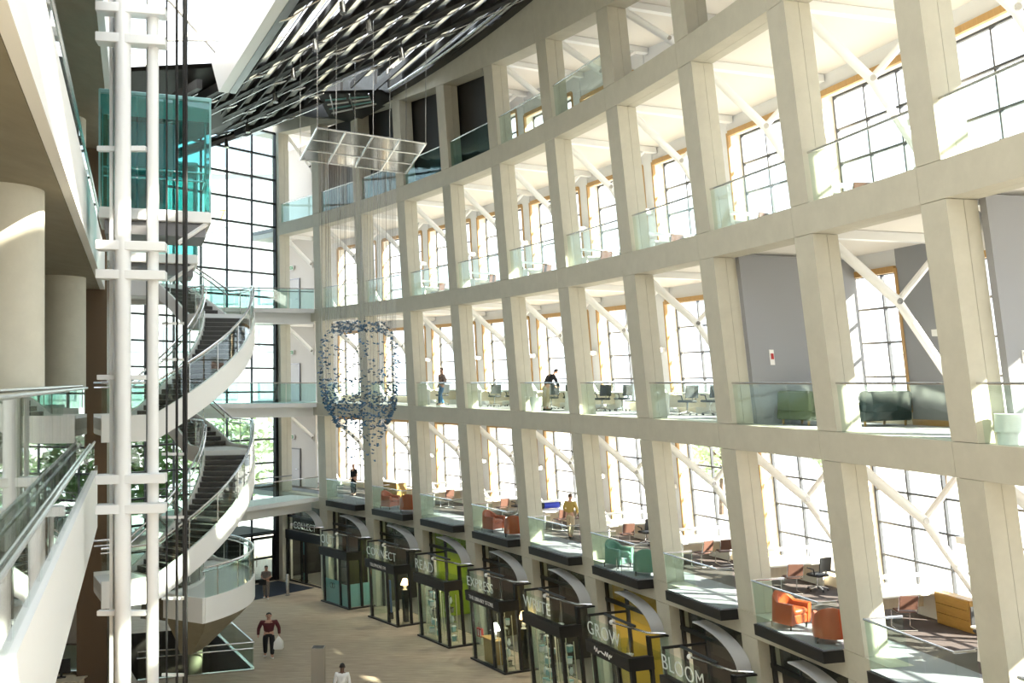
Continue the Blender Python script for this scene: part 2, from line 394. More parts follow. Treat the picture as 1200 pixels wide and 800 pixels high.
# ---- ground floor behind the shop fronts
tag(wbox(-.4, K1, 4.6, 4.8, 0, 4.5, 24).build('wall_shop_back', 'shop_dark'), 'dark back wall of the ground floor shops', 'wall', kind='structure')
tag(wbox(-.4, K1, CD, 4.6, 0, .02, 24).build('floor', 'shop_floor'), 'dull floor inside the shops', 'floor', kind='structure')
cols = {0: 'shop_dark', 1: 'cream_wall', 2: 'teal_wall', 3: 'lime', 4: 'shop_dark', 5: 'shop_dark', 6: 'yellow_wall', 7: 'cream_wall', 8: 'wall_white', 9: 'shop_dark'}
nm = {'cream_wall': 'cream', 'teal_wall': 'dull teal', 'lime': 'lime green', 'shop_dark': 'dark', 'yellow_wall': 'golden yellow', 'wall_white': 'white'}
for k, c in cols.items():
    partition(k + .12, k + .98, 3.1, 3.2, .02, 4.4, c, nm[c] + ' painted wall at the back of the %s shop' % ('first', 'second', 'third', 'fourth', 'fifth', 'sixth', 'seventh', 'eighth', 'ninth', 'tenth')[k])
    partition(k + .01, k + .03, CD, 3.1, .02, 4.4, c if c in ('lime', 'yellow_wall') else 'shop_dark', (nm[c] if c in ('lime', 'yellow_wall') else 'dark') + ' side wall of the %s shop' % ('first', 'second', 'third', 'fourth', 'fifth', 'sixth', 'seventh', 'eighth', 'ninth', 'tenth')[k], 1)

# ---- left building edge
def Lf(y, d, z): return Vector((-1.15 - .367 * y - .939 * d, y - .345 * d, z))
def lbox(y0, y1, d0, d1, z0, z1, mb=None):
    return (mb or MB()).hexa([Lf(y0, d0, z0), Lf(y0, d1, z0), Lf(y1, d1, z0), Lf(y1, d0, z0), Lf(y0, d0, z1), Lf(y0, d1, z1), Lf(y1, d1, z1), Lf(y1, d0, z1)])
lw = thing('wall_left', Lf(20, 9, 0), 'concrete floors and white edge bands of the left building', 'wall', kind='structure')
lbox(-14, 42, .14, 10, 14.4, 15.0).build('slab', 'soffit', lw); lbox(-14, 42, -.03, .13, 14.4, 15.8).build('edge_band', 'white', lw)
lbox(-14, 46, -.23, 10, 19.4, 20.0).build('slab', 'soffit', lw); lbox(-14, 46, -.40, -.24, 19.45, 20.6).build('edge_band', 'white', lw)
lbox(-14, 42, 2.6, 10, 9.4, 10.0).build('slab', 'soffit', lw); lbox(-14, 60, .2, 10.3, 24.4, 24.9).build('slab', 'soffit', lw)  # last slab: unseen roof added to block sky light from the left
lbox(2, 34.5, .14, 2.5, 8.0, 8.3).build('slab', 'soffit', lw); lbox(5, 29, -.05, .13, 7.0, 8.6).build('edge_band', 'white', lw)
tag(lbox(-14, 60, 10, 10.3, 0, 27).build('wall_back', 'bounce_cut_grey'), 'wall deep inside the left building, darkened to cut bounced light', 'wall', kind='structure')  # wall tone darkened to cut light reaching the column fronts
for y in (3.0, 17.9, 32.6):
    c = Lf(y, 1.13, 0)
    MB().lathe([(.72, 8.3), (.72, 14.4)], 40, c).build('round_column', 'concrete', lw, True); MB().lathe([(.72, 15), (.72, 19.4)], 40, c).build('round_column', 'concrete', lw, True)
# dark lift shaft side and ground floor wall below the walkway
lbox(36.5, 41, -.1, .9, 0, 26).build('shaft_panel', 'brown_metal', lw)
MB().box((-17.4, 39.6, 4), (2.1, .3, 8)).build('ground_wall', 'wall_white', lw); MB().box((-17.4, 39.42, .5), (2.1, .03, 1.0)).build('wainscot', 'glass_green', lw); MB().box((-17.4, 39.41, 1.02), (2.1, .06, .05)).build('dado_rail', 'steel_dark', lw)
def lrail(name, y0, y1, d, z0, z1, label, step, gl='glass', posts=True, second=None):
    r = thing(name, Lf((y0 + y1) / 2, d, z0), label, 'railing')
    n = max(1, round((y1 - y0) / step))
    for i in range(n):
        a = y0 + (y1 - y0) * i / n + .02; b = y0 + (y1 - y0) * (i + 1) / n - .02
        lbox(a, b, d, d + .015, z0, z1 - .03).build('glass_panel', gl, r)
        if posts: lbox(a - .03, a + .0, d + .02, d + .06, z0, z1).build('post', 'steel_dark', r)
    MB().tube([Lf(y0, d + .0, z1), Lf(y1, d + .0, z1)], .035).build('handrail', 'steel', r, True)
    if second: MB().tube([Lf(y0, d + .12, z1 + second), Lf(y1, d + .12, z1 + second)], .03).build('handrail', 'steel', r, True)
    return r
lrail('glass_railing', 4, 40, .06, 15.8, 16.6, 'glass railing with dark handrail on the upper white parapet of the left building', 1.6, second=-.25)
lrail('glass_railing', 5.5, 29, .03, 8.6, 9.4, 'glass railing with steel handrail on the low white walkway', 1.5, second=-.06)
lrail('glass_railing', 5.5, 30, .27, 8.4, 10.93, 'tall glass screen with double steel rail in front of the round columns', 1.7, 'glass_green', second=.06)

tag(MB().box((-2, -9, 13.3), (34, .4, 26.6)).build('near_light_blocker', 'bounce_cut_grey'), 'unseen grey wall added behind the camera to block light', 'wall', kind='structure')  # unseen wall added behind the camera to dim the column fronts
# ---- end wall of glass
G0 = Vector((-13.35, 57.7, 0)); GV = Vector((-.627, -.779, 0)); GN = Vector((.779, -.627, 0))
def gbox(s0, s1, n0, n1, z0, z1, mb=None):
    a = lambda s, n, z: G0 + GV * s + GN * n + Vector((0, 0, z))
    return (mb or MB()).hexa([a(s0, n0, z0), a(s1, n0, z0), a(s1, n1, z0), a(s0, n1, z0), a(s0, n0, z1), a(s1, n0, z1), a(s1, n1, z1), a(s0, n1, z1)])
ew = thing('wall_far', G0, 'glass end wall of the atrium with black horizontal mullions', 'wall', kind='structure')
NS, SW, NZ, ZH = 8, 1.62, 19, 1.32
for j in range(NZ + 1): gbox(0, NS * SW, -.05, .12, j * ZH - .05 if j else 0, j * ZH + .05).build('transom', 'black', ew)
for i in range(NS + 1): gbox(i * SW - (.03 if i else .12), i * SW + (.03 if i else .1), -.04, .10 if i else .2, 0, NZ * ZH).build('mullion', 'mullion' if i else 'black', ew)
for i in range(NS):
    for j in range(NZ):
        if j < 2 and i in (0, 1): continue
        gbox(i * SW + .04, (i + 1) * SW - .04, 0, .012, j * ZH + .05, (j + 1) * ZH - .05).build('pane', 'glass_end', ew)
DN += 1; dr = thing('door_%d' % DN, G0 + GV * 1.6, 'pair of dark glazed entrance doors in the glass end wall', 'door', kind='structure')
for i in range(2):
    s = i * SW
    for a, b in ((s + .12, s + .2), (s + SW - .14, s + SW - .06)): gbox(a, b, -.03, .06, 0, 2.5).build('stile', 'black', dr)
    for a, b in ((0.02, .18), (2.36, 2.5)): gbox(s + .2, s + SW - .14, -.03, .06, a, b).build('door_rail', 'black', dr)
    gbox(s + .2, s + SW - .14, 0, .015, .18, 2.36).build('pane', 'glass_end', dr)
    MB().tube([G0 + GV * (s + (1.35 if i == 0 else .32)) + GN * .12 + Vector((0, 0, z)) for z in (.9, 1.5)], .025).build('pull_handle', 'steel', dr, True)
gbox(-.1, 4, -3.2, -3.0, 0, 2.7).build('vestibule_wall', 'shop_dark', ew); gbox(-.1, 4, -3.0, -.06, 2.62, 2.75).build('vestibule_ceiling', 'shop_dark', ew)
tag(gbox(.2, 4.2, .5, 3.6, .0, .015).build('door_mat', 'mat_blue'), 'dark blue entrance mat in front of the glass doors', 'mat')

# ---- footbridges to the far end of the galleries
def bridge(l, pts, depth, label):
    z = LV[l]; b = thing('footbridge', (*pts[0], z), label, 'bridge', kind=None)
    for i in range(len(pts) - 1):
        a = Vector((*pts[i], z)); c = Vector((*pts[i + 1], z)); t = (c - a).normalized(); n = Vector((t.y, -t.x, 0))
        if n.y < 0: n = -n
        n = n * depth; dz = Vector((0, 0, 1))
        MB().hexa([a - dz * .22, c - dz * .22, c + n - dz * .22, a + n - dz * .22, a, c, c + n, a + n]).build('deck', 'wall_white', b)
        o = n.normalized()
        MB().hexa([a + o * .5 - dz * .75, c + o * .5 - dz * .75, c + n - o * .3 - dz * .75, a + n - o * .3 - dz * .75, a + o * .5 - dz * .22, c + o * .5 - dz * .22, c + n - o * .3 - dz * .22, a + n - o * .3 - dz * .22]).build('girder', 'steel_white', b)
        m = max(2, round((c - a).length / 1.5)); w = o * .008
        for j in range(m):
            p = a.lerp(c, (j + .01) / m) + o * .06; q = a.lerp(c, (j + .99) / m) + o * .06
            MB().hexa([p - w, q - w, q + w, p + w, p - w + dz * 1.02, q - w + dz * 1.02, q + w + dz * 1.02, p + w + dz * 1.02]).build('glass_panel', 'glass_teal' if l > 2 else 'glass_green', b)
        MB().tube([a + o * .06 + dz * 1.06, c + o * .06 + dz * 1.06], .03).build('handrail', 'steel', b, True)
        MB().tube([a + n - o * .1 + dz * 1.06, c + n - o * .1 + dz * 1.06], .03).build('handrail', 'steel_dark', b, True)
w1 = W(1, 0, 15); bridge(4, [(w1.x, w1.y - .1), (-17.2, 52.9)], 2.0, 'upper footbridge with glass sides joining the spiral stair and fourth floor')
w1 = W(1, 0, 10); bridge(3, [(w1.x, w1.y - .1), (-17.6, 50.6)], 2.0, 'middle footbridge with glass sides at the third floor')
w1 = W(1, 0, 5); bridge(2, [(w1.x, w1.y - .1), (-12.7, 50.4), (-15.6, 46.5)], 2.0, 'lower bent footbridge with glass sides above the entrance doors')

# ---- roof of black louvres
roof = thing('ceiling', (-5, 40, 24), 'black louvred glass roof with pale blades and steel ties', 'roof', kind='structure')
RA = Vector((-.419, .908, 0)); RB = Vector((.622, -.783, 0)); ZR = 23.9; RO = pz(268, 105, ZR); RO.z = 0; RS = Vector((RA.y, -RA.x, 0)); UZ = Vector((0, 0, 1))
def inside(p):
    """metres from the wall face, positive inside the atrium"""
    best = 1e9; bu = 0
    for i in range(-8, 56):
        u = i * .25; w = W(u, 0, 24); d = (w.x - p.x) ** 2 + (w.y - p.y) ** 2
        if d < best: best = d; bu = u
    t, n = frame(bu); w = W(bu, 0, 24); return -((p.x - w.x) * n.x + (p.y - w.y) * n.y), bu
PITCH = 2.3
def zr(p): return ZR + .03 * max(0, p.y - 46)
def ok_roof(q, marg=.35):
    dd, bu = inside(q)
    if bu < 3.15 and dd < 2.6 and q.y > 42: return False
    return dd > marg and -.2 < bu < 13.5 and ((q - RO).dot(RS) > -.05 or (q - RO).dot(RA) > 0 and (q - RO).dot(RS) > -6) and (q - G0).dot(GN) > .5
def seg_inside(p, dv, L, step=.5):
    s0 = None; s = 0; last = None
    while s <= L:
        ok = ok_roof(p + dv * s)
        if ok and s0 is None: s0 = s
        if ok: last = s
        elif s0 is not None: break
        s += step
    return (s0, last) if s0 is not None and last - s0 > .6 else None
def rbar(p, q, w, h, name, m, par, dz=0):
    p = p + UZ * (zr(p) + dz); q = q + UZ * (zr(q) + dz); t = (q - p).normalized(); n = Vector((-t.y, t.x, 0)).normalized() * w / 2; k = UZ * h
    return MB().hexa([p - n, q - n, q + n, p + n, p - n + k, q - n + k, q + n + k, p + n + k]).build(name, m, par)
for i in range(-13, 5):                              # main bands
    p = RO + RA * (4.5 * i) - RB * 8; r = seg_inside(p, RB, 62)
    if not r: continue
    a = p + RB * r[0]; b = p + RB * r[1]
    rbar(a, b, .24, .40, 'main_beam', 'roof_black', roof)
    for dd in (.60,):
        a2 = a + RA * dd; b2 = b + RA * dd; a2.z = zr(a2) - .08; b2.z = zr(b2) - .08
        MB().tube([a2, b2], .022, 6).build('steel_tie', 'steel', roof, True)
    n = int((r[1] - r[0]) / 5)
    for j in range(n + 1):
        q = a + RB * (j * 5 + 1.2)
        if not ok_roof(q, .7): continue
        q.z = zr(q) - .12
        MB().tube([q + RB * .9 + RA * .55, q + RB * .3 + RA * .3, q - RB * .3 - RA * .1, q - RB * .9 - RA * .3], [.02, .06, .06, .02], 6).build('clevis', 'steel', roof, True)
for i in range(-13, 5):                              # secondary bars and blades
    for j in range(-4, 30):
        p = RO + RA * (4.5 * i) + RB * (PITCH * j); q = p + RA * 4.5; c = (p + q) / 2
        if not (ok_roof(p, .4) and ok_roof(q, .4) and ok_roof(c, .4)): continue
        rbar(p, q, .07, .26, 'purlin', 'roof_black', roof, .1)
        za = zr(c); k = UZ * .025
        def strip(s0, s1, z0, z1, e0, e1, name, m):
            b0, b1 = RB * (PITCH * s0), RB * (PITCH * s1)
            v = [p + RA * e0 + b0 + UZ * (za + z0), q - RA * e1 + b0 + UZ * (za + z0), q - RA * e1 + b1 + UZ * (za + z1), p + RA * e0 + b1 + UZ * (za + z1)]
            MB().hexa([v[0], v[1], v[2], v[3], v[0] + k, v[1] + k, v[2] + k, v[3] + k]).build(name, m, roof)
        strip(.08, .50, .32, .20, .5, .7, 'blade', 'roof_panel')
        strip(.52, .88, .16, .40, .2, .2, 'dark_blade', 'roof_black')
# roof edge along the wall, left edge beam and the far hip
m = MB(); rings = []
for i in range(0, 40):
    u = 3.1 + i * .27; zt = 24.35
    rings.append([W(u, -.45, zt - .25), W(u, -.02, zt - .25), W(u, -.02, zt + .5), W(u, -.45, zt + .5)])
m.loft(rings).build('edge_beam', 'roof_black', roof)
MB().tube([W(3.3 + i * .27, -.75, 24.05) for i in range(38)], .06, 8).build('steel_tie', 'steel', roof, True)
LB = [RO, RO - RA * 11, RO - RA * 24, RO - RA * 46]
for a, b in zip(LB[:-1], LB[1:]):
    n = RS; a0 = a + UZ * (ZR - .15); b0 = b + UZ * (ZR - .15)
    MB().hexa([a0 - n * .42, b0 - n * .42, b0, a0, a0 - n * .75 + UZ * 1.3, b0 - n * .75 + UZ * 1.3, b0 + UZ * .9, a0 + UZ * .9]).build('edge_beam', 'steel_white', roof)
    MB().hexa([a0 - n * .02, b0 - n * .02, b0 + n * .30, a0 + n * .30, a0 - n * .02 + UZ * .5, b0 - n * .02 + UZ * .5, b0 + n * .30 + UZ * .5, a0 + n * .30 + UZ * .5]).build('edge_beam', 'steel_dark', roof)
hip = [W(.2, .1, 26.0), Vector((-17.4, 53.2, 23.4)), Vector((-20.5, 49, 24.2)), Vector((-17.0, 45.5, 24.9)), RO + UZ * 24.9, W(3.9, -3.2, 24.9), W(2.2, -2.9, 24.9), W(1.2, -1.2, 25.3)]
MB().poly(hip).poly([p + UZ * .2 for p in reversed(hip)]).build('hip_panel', 'roof_black', roof)
MB().tube([W(.15, -.1, 25.75), Vector((-17.4, 53.0, 22.9)), Vector((-24, 45, 23.6))], .26, 8).build('edge_beam', 'roof_black', roof, True)
EDG = [(.30, 25.95), (.6, 25.85), (1.1, 25.0), (1.6, 24.5), (2.2, 24.2), (3.15, 24.1)]
MB().loft([[W(u, -.5, z), W(u, -.03, z), W(u, -.03, 27.2), W(u, -.5, 27.2)] for u, z in EDG]).build('edge_fascia', 'roof_black', roof)
# slotted black soffit and the small clerestory beside the wall
sf = [pz(385, 137, 24), pz(414, 145, 24), pz(463, 118, 24), pz(447, 108, 24), pz(372, 110, 24)]
MB().poly(sf).poly([p + UZ * .12 for p in reversed(sf)]).build('slotted_soffit', 'roof_black', roof)
for i in range(4):
    a = sf[0].lerp(sf[4], .15 + .2 * i); b = sf[2].lerp(sf[3], .15 + .2 * i)
    for q0, q1 in ((.08, .4), (.45, .75)):
        MB().tube([a.lerp(b, q0) - UZ * .03, a.lerp(b, q1) - UZ * .03], .05, 5).build('slat', 'teal_frame' if i % 2 else 'steel_white', roof)
for i in range(3):
    a = sf[4].lerp(sf[3], .2 + .3 * i); b = sf[0].lerp(sf[2], .1 + .3 * i); MB().tube([a - UZ * .05, b - UZ * .05], .035, 5).build('soffit_bar', 'steel', roof)
ca, cb = pd(400, 108, 46), pd(459, 108, 46)
MB().hexa([ca, cb, cb + Vector((0, .1, 0)), ca + Vector((0, .1, 0)), ca + UZ * .08, cb + UZ * .08, cb + Vector((0, .1, .08)), ca + Vector((0, .1, .08))]).build('clerestory_sill', 'black', roof)
for f in (0, .68, 1.0):
    p = ca.lerp(cb, f); MB().box((p.x, p.y + .05, p.z + .55), (.10, .12, 1.1)).build('clerestory_post', 'black', roof)
for f0, f1 in ((.01, .66), (.70, .99)):
    p = ca.lerp(cb, f0); q = ca.lerp(cb, f1); MB().box(((p.x + q.x) / 2, p.y + .05, p.z + .58), (q.x - p.x, .015, 1.0)).build('clerestory_pane', 'glass_window', roof)
# glass over the louvres
tag(MB().poly([Vector((-24, 58, 26.8)), Vector((20, 58, 26.8)), Vector((20, -10, 26.8)), Vector((-24, -10, 26.8))]).build('ceiling', 'glass_window'), 'clear roof glazing above the black louvres', 'roof', kind='structure')
for i, y in enumerate((22, 28, 34, 40, 46, 52)):
    MB().box((-16, y, 26.6), (16, .22, .35)).build('skylight_beam', 'steel_white', roof)
for x in (-22, -18, -14): MB().box((x, 37, 26.75), (.14, 34, .2)).build('skylight_bar', 'steel_white', roof)
# ================================================================== OBJECTS
# ---- spiral stair
SCX, SCY, RI, RO2 = -15.26, 36.04, 4.2, 6.0
KEY = [(-100, 15), (-72, 15), (-47, 13.6), (-18, 13.6), (46, 10), (290, 10), (315, 8.6), (342, 8.6), (406, 5), (645, 5), (664, 4.0), (748, 4.0)]
def sz(a):
    for (a0, z0), (a1, z1) in zip(KEY[:-1], KEY[1:]):
        if a <= a1: return z0 + (z1 - z0) * max(0, (a - a0)) / (a1 - a0)
    return KEY[-1][1]
def sp(a, r, z): t = R(a); return Vector((SCX + r * math.cos(t), SCY - r * math.sin(t), z))
stair = thing('spiral_stair', (SCX, SCY, 0), 'white curving stair with glass balustrades winding down beside the lift tower', 'stairs')
def sweep(name, m, a0, a1, r0, r1, lo, hi, step=4, smooth=True):
    n = max(2, int((a1 - a0) / step)); rings = []
    for i in range(n + 1):
        a = a0 + (a1 - a0) * i / n; z = sz(a); rings.append([sp(a, r0, z + lo), sp(a, r1, z + lo), sp(a, r1, z + hi), sp(a, r0, z + hi)])
    return MB().loft(rings).build(name, m, stair, smooth, 30)
A0, A1 = -98, 748
segs = [(-98, 46), (46, 61), (268, 290), (290, 406), (406, 421), (628, 645), (645, 748)]
for a, b in segs:
    sweep('outer_stringer', 'white', a, b, RO2 - .07, RO2 + .03, -.72, .10)
    sweep('inner_stringer', 'white', a, b, RI - .03, RI + .07, -.5, .10)
    sweep('soffit', 'steel_white', a, b, RI + .08, RO2 - .08, -.52, -.36)
    for r, hh in ((RO2 - .02, 1.08), (RI + .02, 1.08)):
        n = max(2, int((b - a) / 5)); MB().tube([sp(a + (b - a) * i / n, r, sz(a + (b - a) * i / n) + hh) for i in range(n + 1)], .035, 8).build('handrail', 'steel', stair, True)
        MB().tube([sp(a + (b - a) * i / n, r + (-.09 if r > 5 else .09), sz(a + (b - a) * i / n) + .93) for i in range(n + 1)], .025, 6).build('handrail', 'steel', stair, True)
for (a0, z0), (a1, z1) in zip(KEY[:-1], KEY[1:]):
    if z0 == z1:
        for b0, b1 in ([(max(a0, A0), a1)] if a1 - a0 < 120 else [(a0, a0 + 15), (a1 - (22 if a1 < 300 else 17), a1)]): sweep('landing', 'wall_white', b0, b1, RI + .07, RO2 - .07, -.35, .0)
        continue
    n = round((z0 - z1) / .17); da = (a1 - a0) / n; h = (z0 - z1) / n
    for i in range(n):
        a = a0 + da * i; zt = z0 - h * (i + 1); rings = [[sp(x, RI + .08, zt - .15), sp(x, RO2 - .08, zt - .15), sp(x, RO2 - .08, zt + .0), sp(x, RI + .08, zt + .0)] for x in (a, a + da)]
        tr = MB().loft(rings).build('tread', 'tread', stair)
        MB().hexa([sp(a + da * .72, RI + .08, zt), sp(a + da * .72, RO2 - .08, zt), sp(a + da, RO2 - .08, zt), sp(a + da, RI + .08, zt), sp(a + da * .72, RI + .08, zt + .012), sp(a + da * .72, RO2 - .08, zt + .012), sp(a + da, RO2 - .08, zt + .012), sp(a + da, RI + .08, zt + .012)]).build('nosing', 'tread_nose', tr)
a = A0
while a < A1 - 1:
    b = min(a + 12, A1)
    if 55 < a < 262 or 415 < a < 622: a += 12; continue
    for r in (RO2 - .02, RI + .02):
        n = 4; rings = [[sp(a + .2 + (b - a - .4) * i / n, r - .007, sz(a + .2 + (b - a - .4) * i / n) + .1), sp(a + .2 + (b - a - .4) * i / n, r + .007, sz(a + .2 + (b - a - .4) * i / n) + .1), sp(a + .2 + (b - a - .4) * i / n, r + .007, sz(a + .2 + (b - a - .4) * i / n) + 1.02), sp(a + .2 + (b - a - .4) * i / n, r - .007, sz(a + .2 + (b - a - .4) * i / n) + 1.02)] for i in range(n + 1)]
        MB().loft(rings).build('glass_panel', 'glass_green', stair)
        MB().tube([sp(a, r, sz(a) + .05), sp(a, r, sz(a) + 1.06)], .02, 6).build('baluster', 'steel', stair, True)
    a += 12
# blunt lower end and the concrete shell that carries it
MB().hexa([sp(748, RI, 3.28), sp(748, RO2, 3.28), sp(749, RO2, 3.28), sp(749, RI, 3.28), sp(748, RI, 4.1), sp(748, RO2, 4.1), sp(749, RO2, 4.1), sp(749, RI, 4.1)]).build('end_band', 'white', stair)
rings = []
for r0, r1, z, a0, a1 in ((RI, RO2, 3.27, 640, 748), (RI, 5.65, 2.9, 640, 745), (RI, 5.1, 2.4, 640, 741), (RI - .1, 4.55, 1.85, 640, 736)):
    n = 12; rings.append([sp(a0 + (a1 - a0) * i / n, r1, z) for i in range(n + 1)] + [sp(a1 - (a1 - a0) * i / n, r0, z) for i in range(n + 1)])
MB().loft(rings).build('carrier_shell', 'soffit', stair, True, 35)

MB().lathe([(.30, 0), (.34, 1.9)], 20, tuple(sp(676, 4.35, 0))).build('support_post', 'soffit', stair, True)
# ---- lift tower and cars
lift = thing('lift_tower', (-8.2, 22.1, 0), 'white steel lift tower of two tubes tied by flat crossbars', 'lift tower')
MB().lathe([(.165, 0), (.165, 26.5)], 28, (-8.36, 22.0, 0)).build('tube_column', 'steel_white', lift, True)
MB().lathe([(.118, 0), (.118, 26.5)], 24, (-7.80, 22.25, 0)).build('tube_column', 'steel_white', lift, True)
for z in (24.05, 23.4, 19.10, 18.45, 14.02, 13.40, 9.02, 8.38, 4.0, 3.4):
    MB().cbox((-8.2, 22.08, z), (1.42, .40, .20), .012, Matrix.Translation((-8.2, 22.08, 0)) @ Matrix.Rotation(R(12), 4, 'Z') @ Matrix.Translation((8.2, -22.08, 0))).build('crossbar', 'steel_white', lift)
for z in (21.1, 16.15, 11.2, 6.1, 1.2):
    MB().cbox((-8.45, 22.2, z), (1.05, .16, .11), .01).build('small_crossbar', 'steel_white', lift)
for x, w, mm in ((-8.80, .07, 'steel_white'), (-8.66, .09, 'brown_metal'), (-8.58, .05, 'black'), (-7.98, .10, 'steel_dark'), (-7.91, .05, 'steel')):
    MB().box((x, 22.55, 13.2), (w, .16, 26.4)).build('guide_rail', mm, lift)
for x, y, r in ((-7.62, 22.6, .022), (-7.50, 22.9, .027), (-7.42, 22.7, .02), (-7.34, 22.9, .03), (-7.16, 22.5, .032), (-7.25, 22.7, .02)):
    MB().tube([(x, y, .05), (x, y, 26.4)], r, 6).build('cable', 'black', lift, True)
for z in (1.5, 4.6, 6.3, 8.1, 9.5, 11.6, 12.4):
    MB().box((-7.5, 22.75, z), (.55, .05, .06)).build('cable_bracket', 'steel_white', lift)
def car(x0, x1, y0, y1, z, h, label):
    c = thing('lift_car', ((x0 + x1) / 2, (y0 + y1) / 2, z), label, 'lift')
    xm, ym = (x0 + x1) / 2, (y0 + y1) / 2
    MB().cbox((xm, ym, z), (x1 - x0, y1 - y0, .26), .02).build('floor_band', 'steel_white', c)
    MB().cbox((xm, ym, z + h), (x1 - x0, y1 - y0, .10), .02).build('roof_panel', 'teal_frame', c)
    u = MB(); u.box((xm, ym, z - .3), (x1 - x0 - .25, y1 - y0 - .3, .3)); u.build('underframe', 'steel_dark', c)
    MB().tube([(x1 - .1, y0 + .1, z - .14), (x1 - .75, y0 + .1, z - .62)], .06, 6).build('strut', 'steel_white', c, True)
    n = 3
    for i in range(n):
        a = x0 + (x1 - x0) * i / n + .02; b = x0 + (x1 - x0) * (i + 1) / n - .02
        for y in (y0 + .02, y1 - .02): MB().box(((a + b) / 2, y, z + .13 + (h - .2) / 2), (b - a, .015, h - .2)).build('glass_panel', 'glass_lift', c)
    for i in range(2):
        a = y0 + (y1 - y0) * i / 2 + .03; b = y0 + (y1 - y0) * (i + 1) / 2 - .03
        MB().box((x1 - .02, (a + b) / 2, z + .13 + (h - .2) / 2), (.015, b - a, h - .2)).build('glass_panel', 'glass_lift', c)
    for x in (x0 + .02, x1 - .03):
        for y in (y0 + .03, y1 - .03): MB().box((x, y, z + h / 2), (.04, .04, h)).build('corner_post', 'teal_frame', c)
    for zz in (.85, 1.05): MB().tube([(x0 + .1, y0 + .12, z + zz), (x1 - .16, y0 + .12, z + zz), (x1 - .12, y0 + .2, z + zz), (x1 - .12, y1 - .1, z + zz)], .022, 6).build('handrail', 'steel', c, True)
    MB().box((xm - .3, y1 - .1, z + 2.0), (x1 - x0 - .9, .06, 1.1)).build('back_panel', 'facade_glass', c)
    TM = Matrix.Translation((x1, y0, 0)) @ Matrix.Rotation(R(20), 4, 'Z') @ Matrix.Translation((-x1, -y0, 0))
    for ch in c.children: ch.data.transform(TM)
car(-9.5, -7.04, 24.0, 26.0, 14.95, 2.75, 'teal glass lift car with a white floor band high on the tower')
car(-10.9, -8.58, 28.0, 29.8, 14.45, 2.6, 'second glass lift car partly hidden behind the first')

# ---- balconies of the second floor and glass railings of the other floors
BLAB = {1: 'glass balcony below the standing man in black', 2: 'glass balcony holding two tan leather armchairs', 3: 'empty glass balcony above the READ shop', 4: 'glass balcony holding two rust orange armchairs', 5: 'empty glass balcony above the WRITE shop', 6: 'glass balcony with green tub chairs and small table', 7: 'empty glass balcony above the BLOOM shop', 8: 'glass balcony with bright orange leather armchairs', 9: 'large sunlit glass balcony in front of the wooden cabinet', 10: 'glass balcony beyond the last visible column'}
for k in range(1, 11):
    z = 5; u0, u1, d0 = k + .36, k + .985, -.5
    b = thing('balcony', W(k + .66, 0, z), BLAB[k], 'balcony', 'second floor balconies')
    wbox(u0 - .01, u1 + .008, d0 - .06, -.005, z - .30, z - .02, 2).build('slab', 'black', b)
    wbox(u0, u1, d0, CD, z - .02, z + .012, 2).build('carpet', 'carpet_balcony', b)
    for a, c in ((u0, u0 + (u1 - u0) * .66), (u0 + (u1 - u0) * .67, u1)):
        wbox(a, c, d0, d0 + .014, z - .02, z + 1.06).build('glass_panel', 'glass_green', b)
    wbox(u0, u0 + .004, d0 + .02, .45, z + .012, z + 1.06).build('glass_panel', 'glass_green', b); wbox(u1 - .004, u1, d0 + .02, -.01, z + .012, z + 1.06).build('glass_panel', 'glass_green', b)
    MB().tube([W(u0, .45, z + 1.09), W(u0, d0, z + 1.09), W(u1, d0, z + 1.09), W(u1, -.01, z + 1.09)], .026, 6).build('handrail', 'steel', b, True)
ORD = {3: 'third', 4: 'fourth', 5: 'top'}
for l in (3, 4, 5):
    for k in range(0 if l == 5 else 1, 12 if l < 5 else 7):
        z = LV[l]; u0, u1 = k + CW + .004, k + .998
        RL = {(3, 3): 'glass railing in front of the man in blue jeans', (3, 5): 'glass railing in front of the person leaning over a desk', (3, 8): 'glass railing in front of the dark grey partition', (3, 9): 'glass railing in front of the dark green sofa', (3, 10): 'glass railing with a lined waste bin behind it', (5, 0): 'glass railing of the top floor bay next to the glass end wall'}.get((l, k))
        if not RL: RL = 'glass railing before a black boarded opening on the top floor' if l == 5 and k < 5 else 'frameless glass railing between two columns on the %s floor' % ORD[l]
        r = thing('glass_railing', W(k + .58, .1, z), RL, 'railing', '%s floor glass railings' % ORD[l])
        for i in range(3):
            a = u0 + (u1 - u0) * i / 3 + .002; b = u0 + (u1 - u0) * (i + 1) / 3 - .002
            wbox(a, b, .12, .134, z, z + 1.04).build('glass_panel', 'glass_teal' if l == 5 and k < 5 else 'glass_green', r)
        MB().tube([W(u0, .127, z + 1.075), W(u1, .127, z + 1.075)], .028, 6).build('handrail', 'steel', r, True)

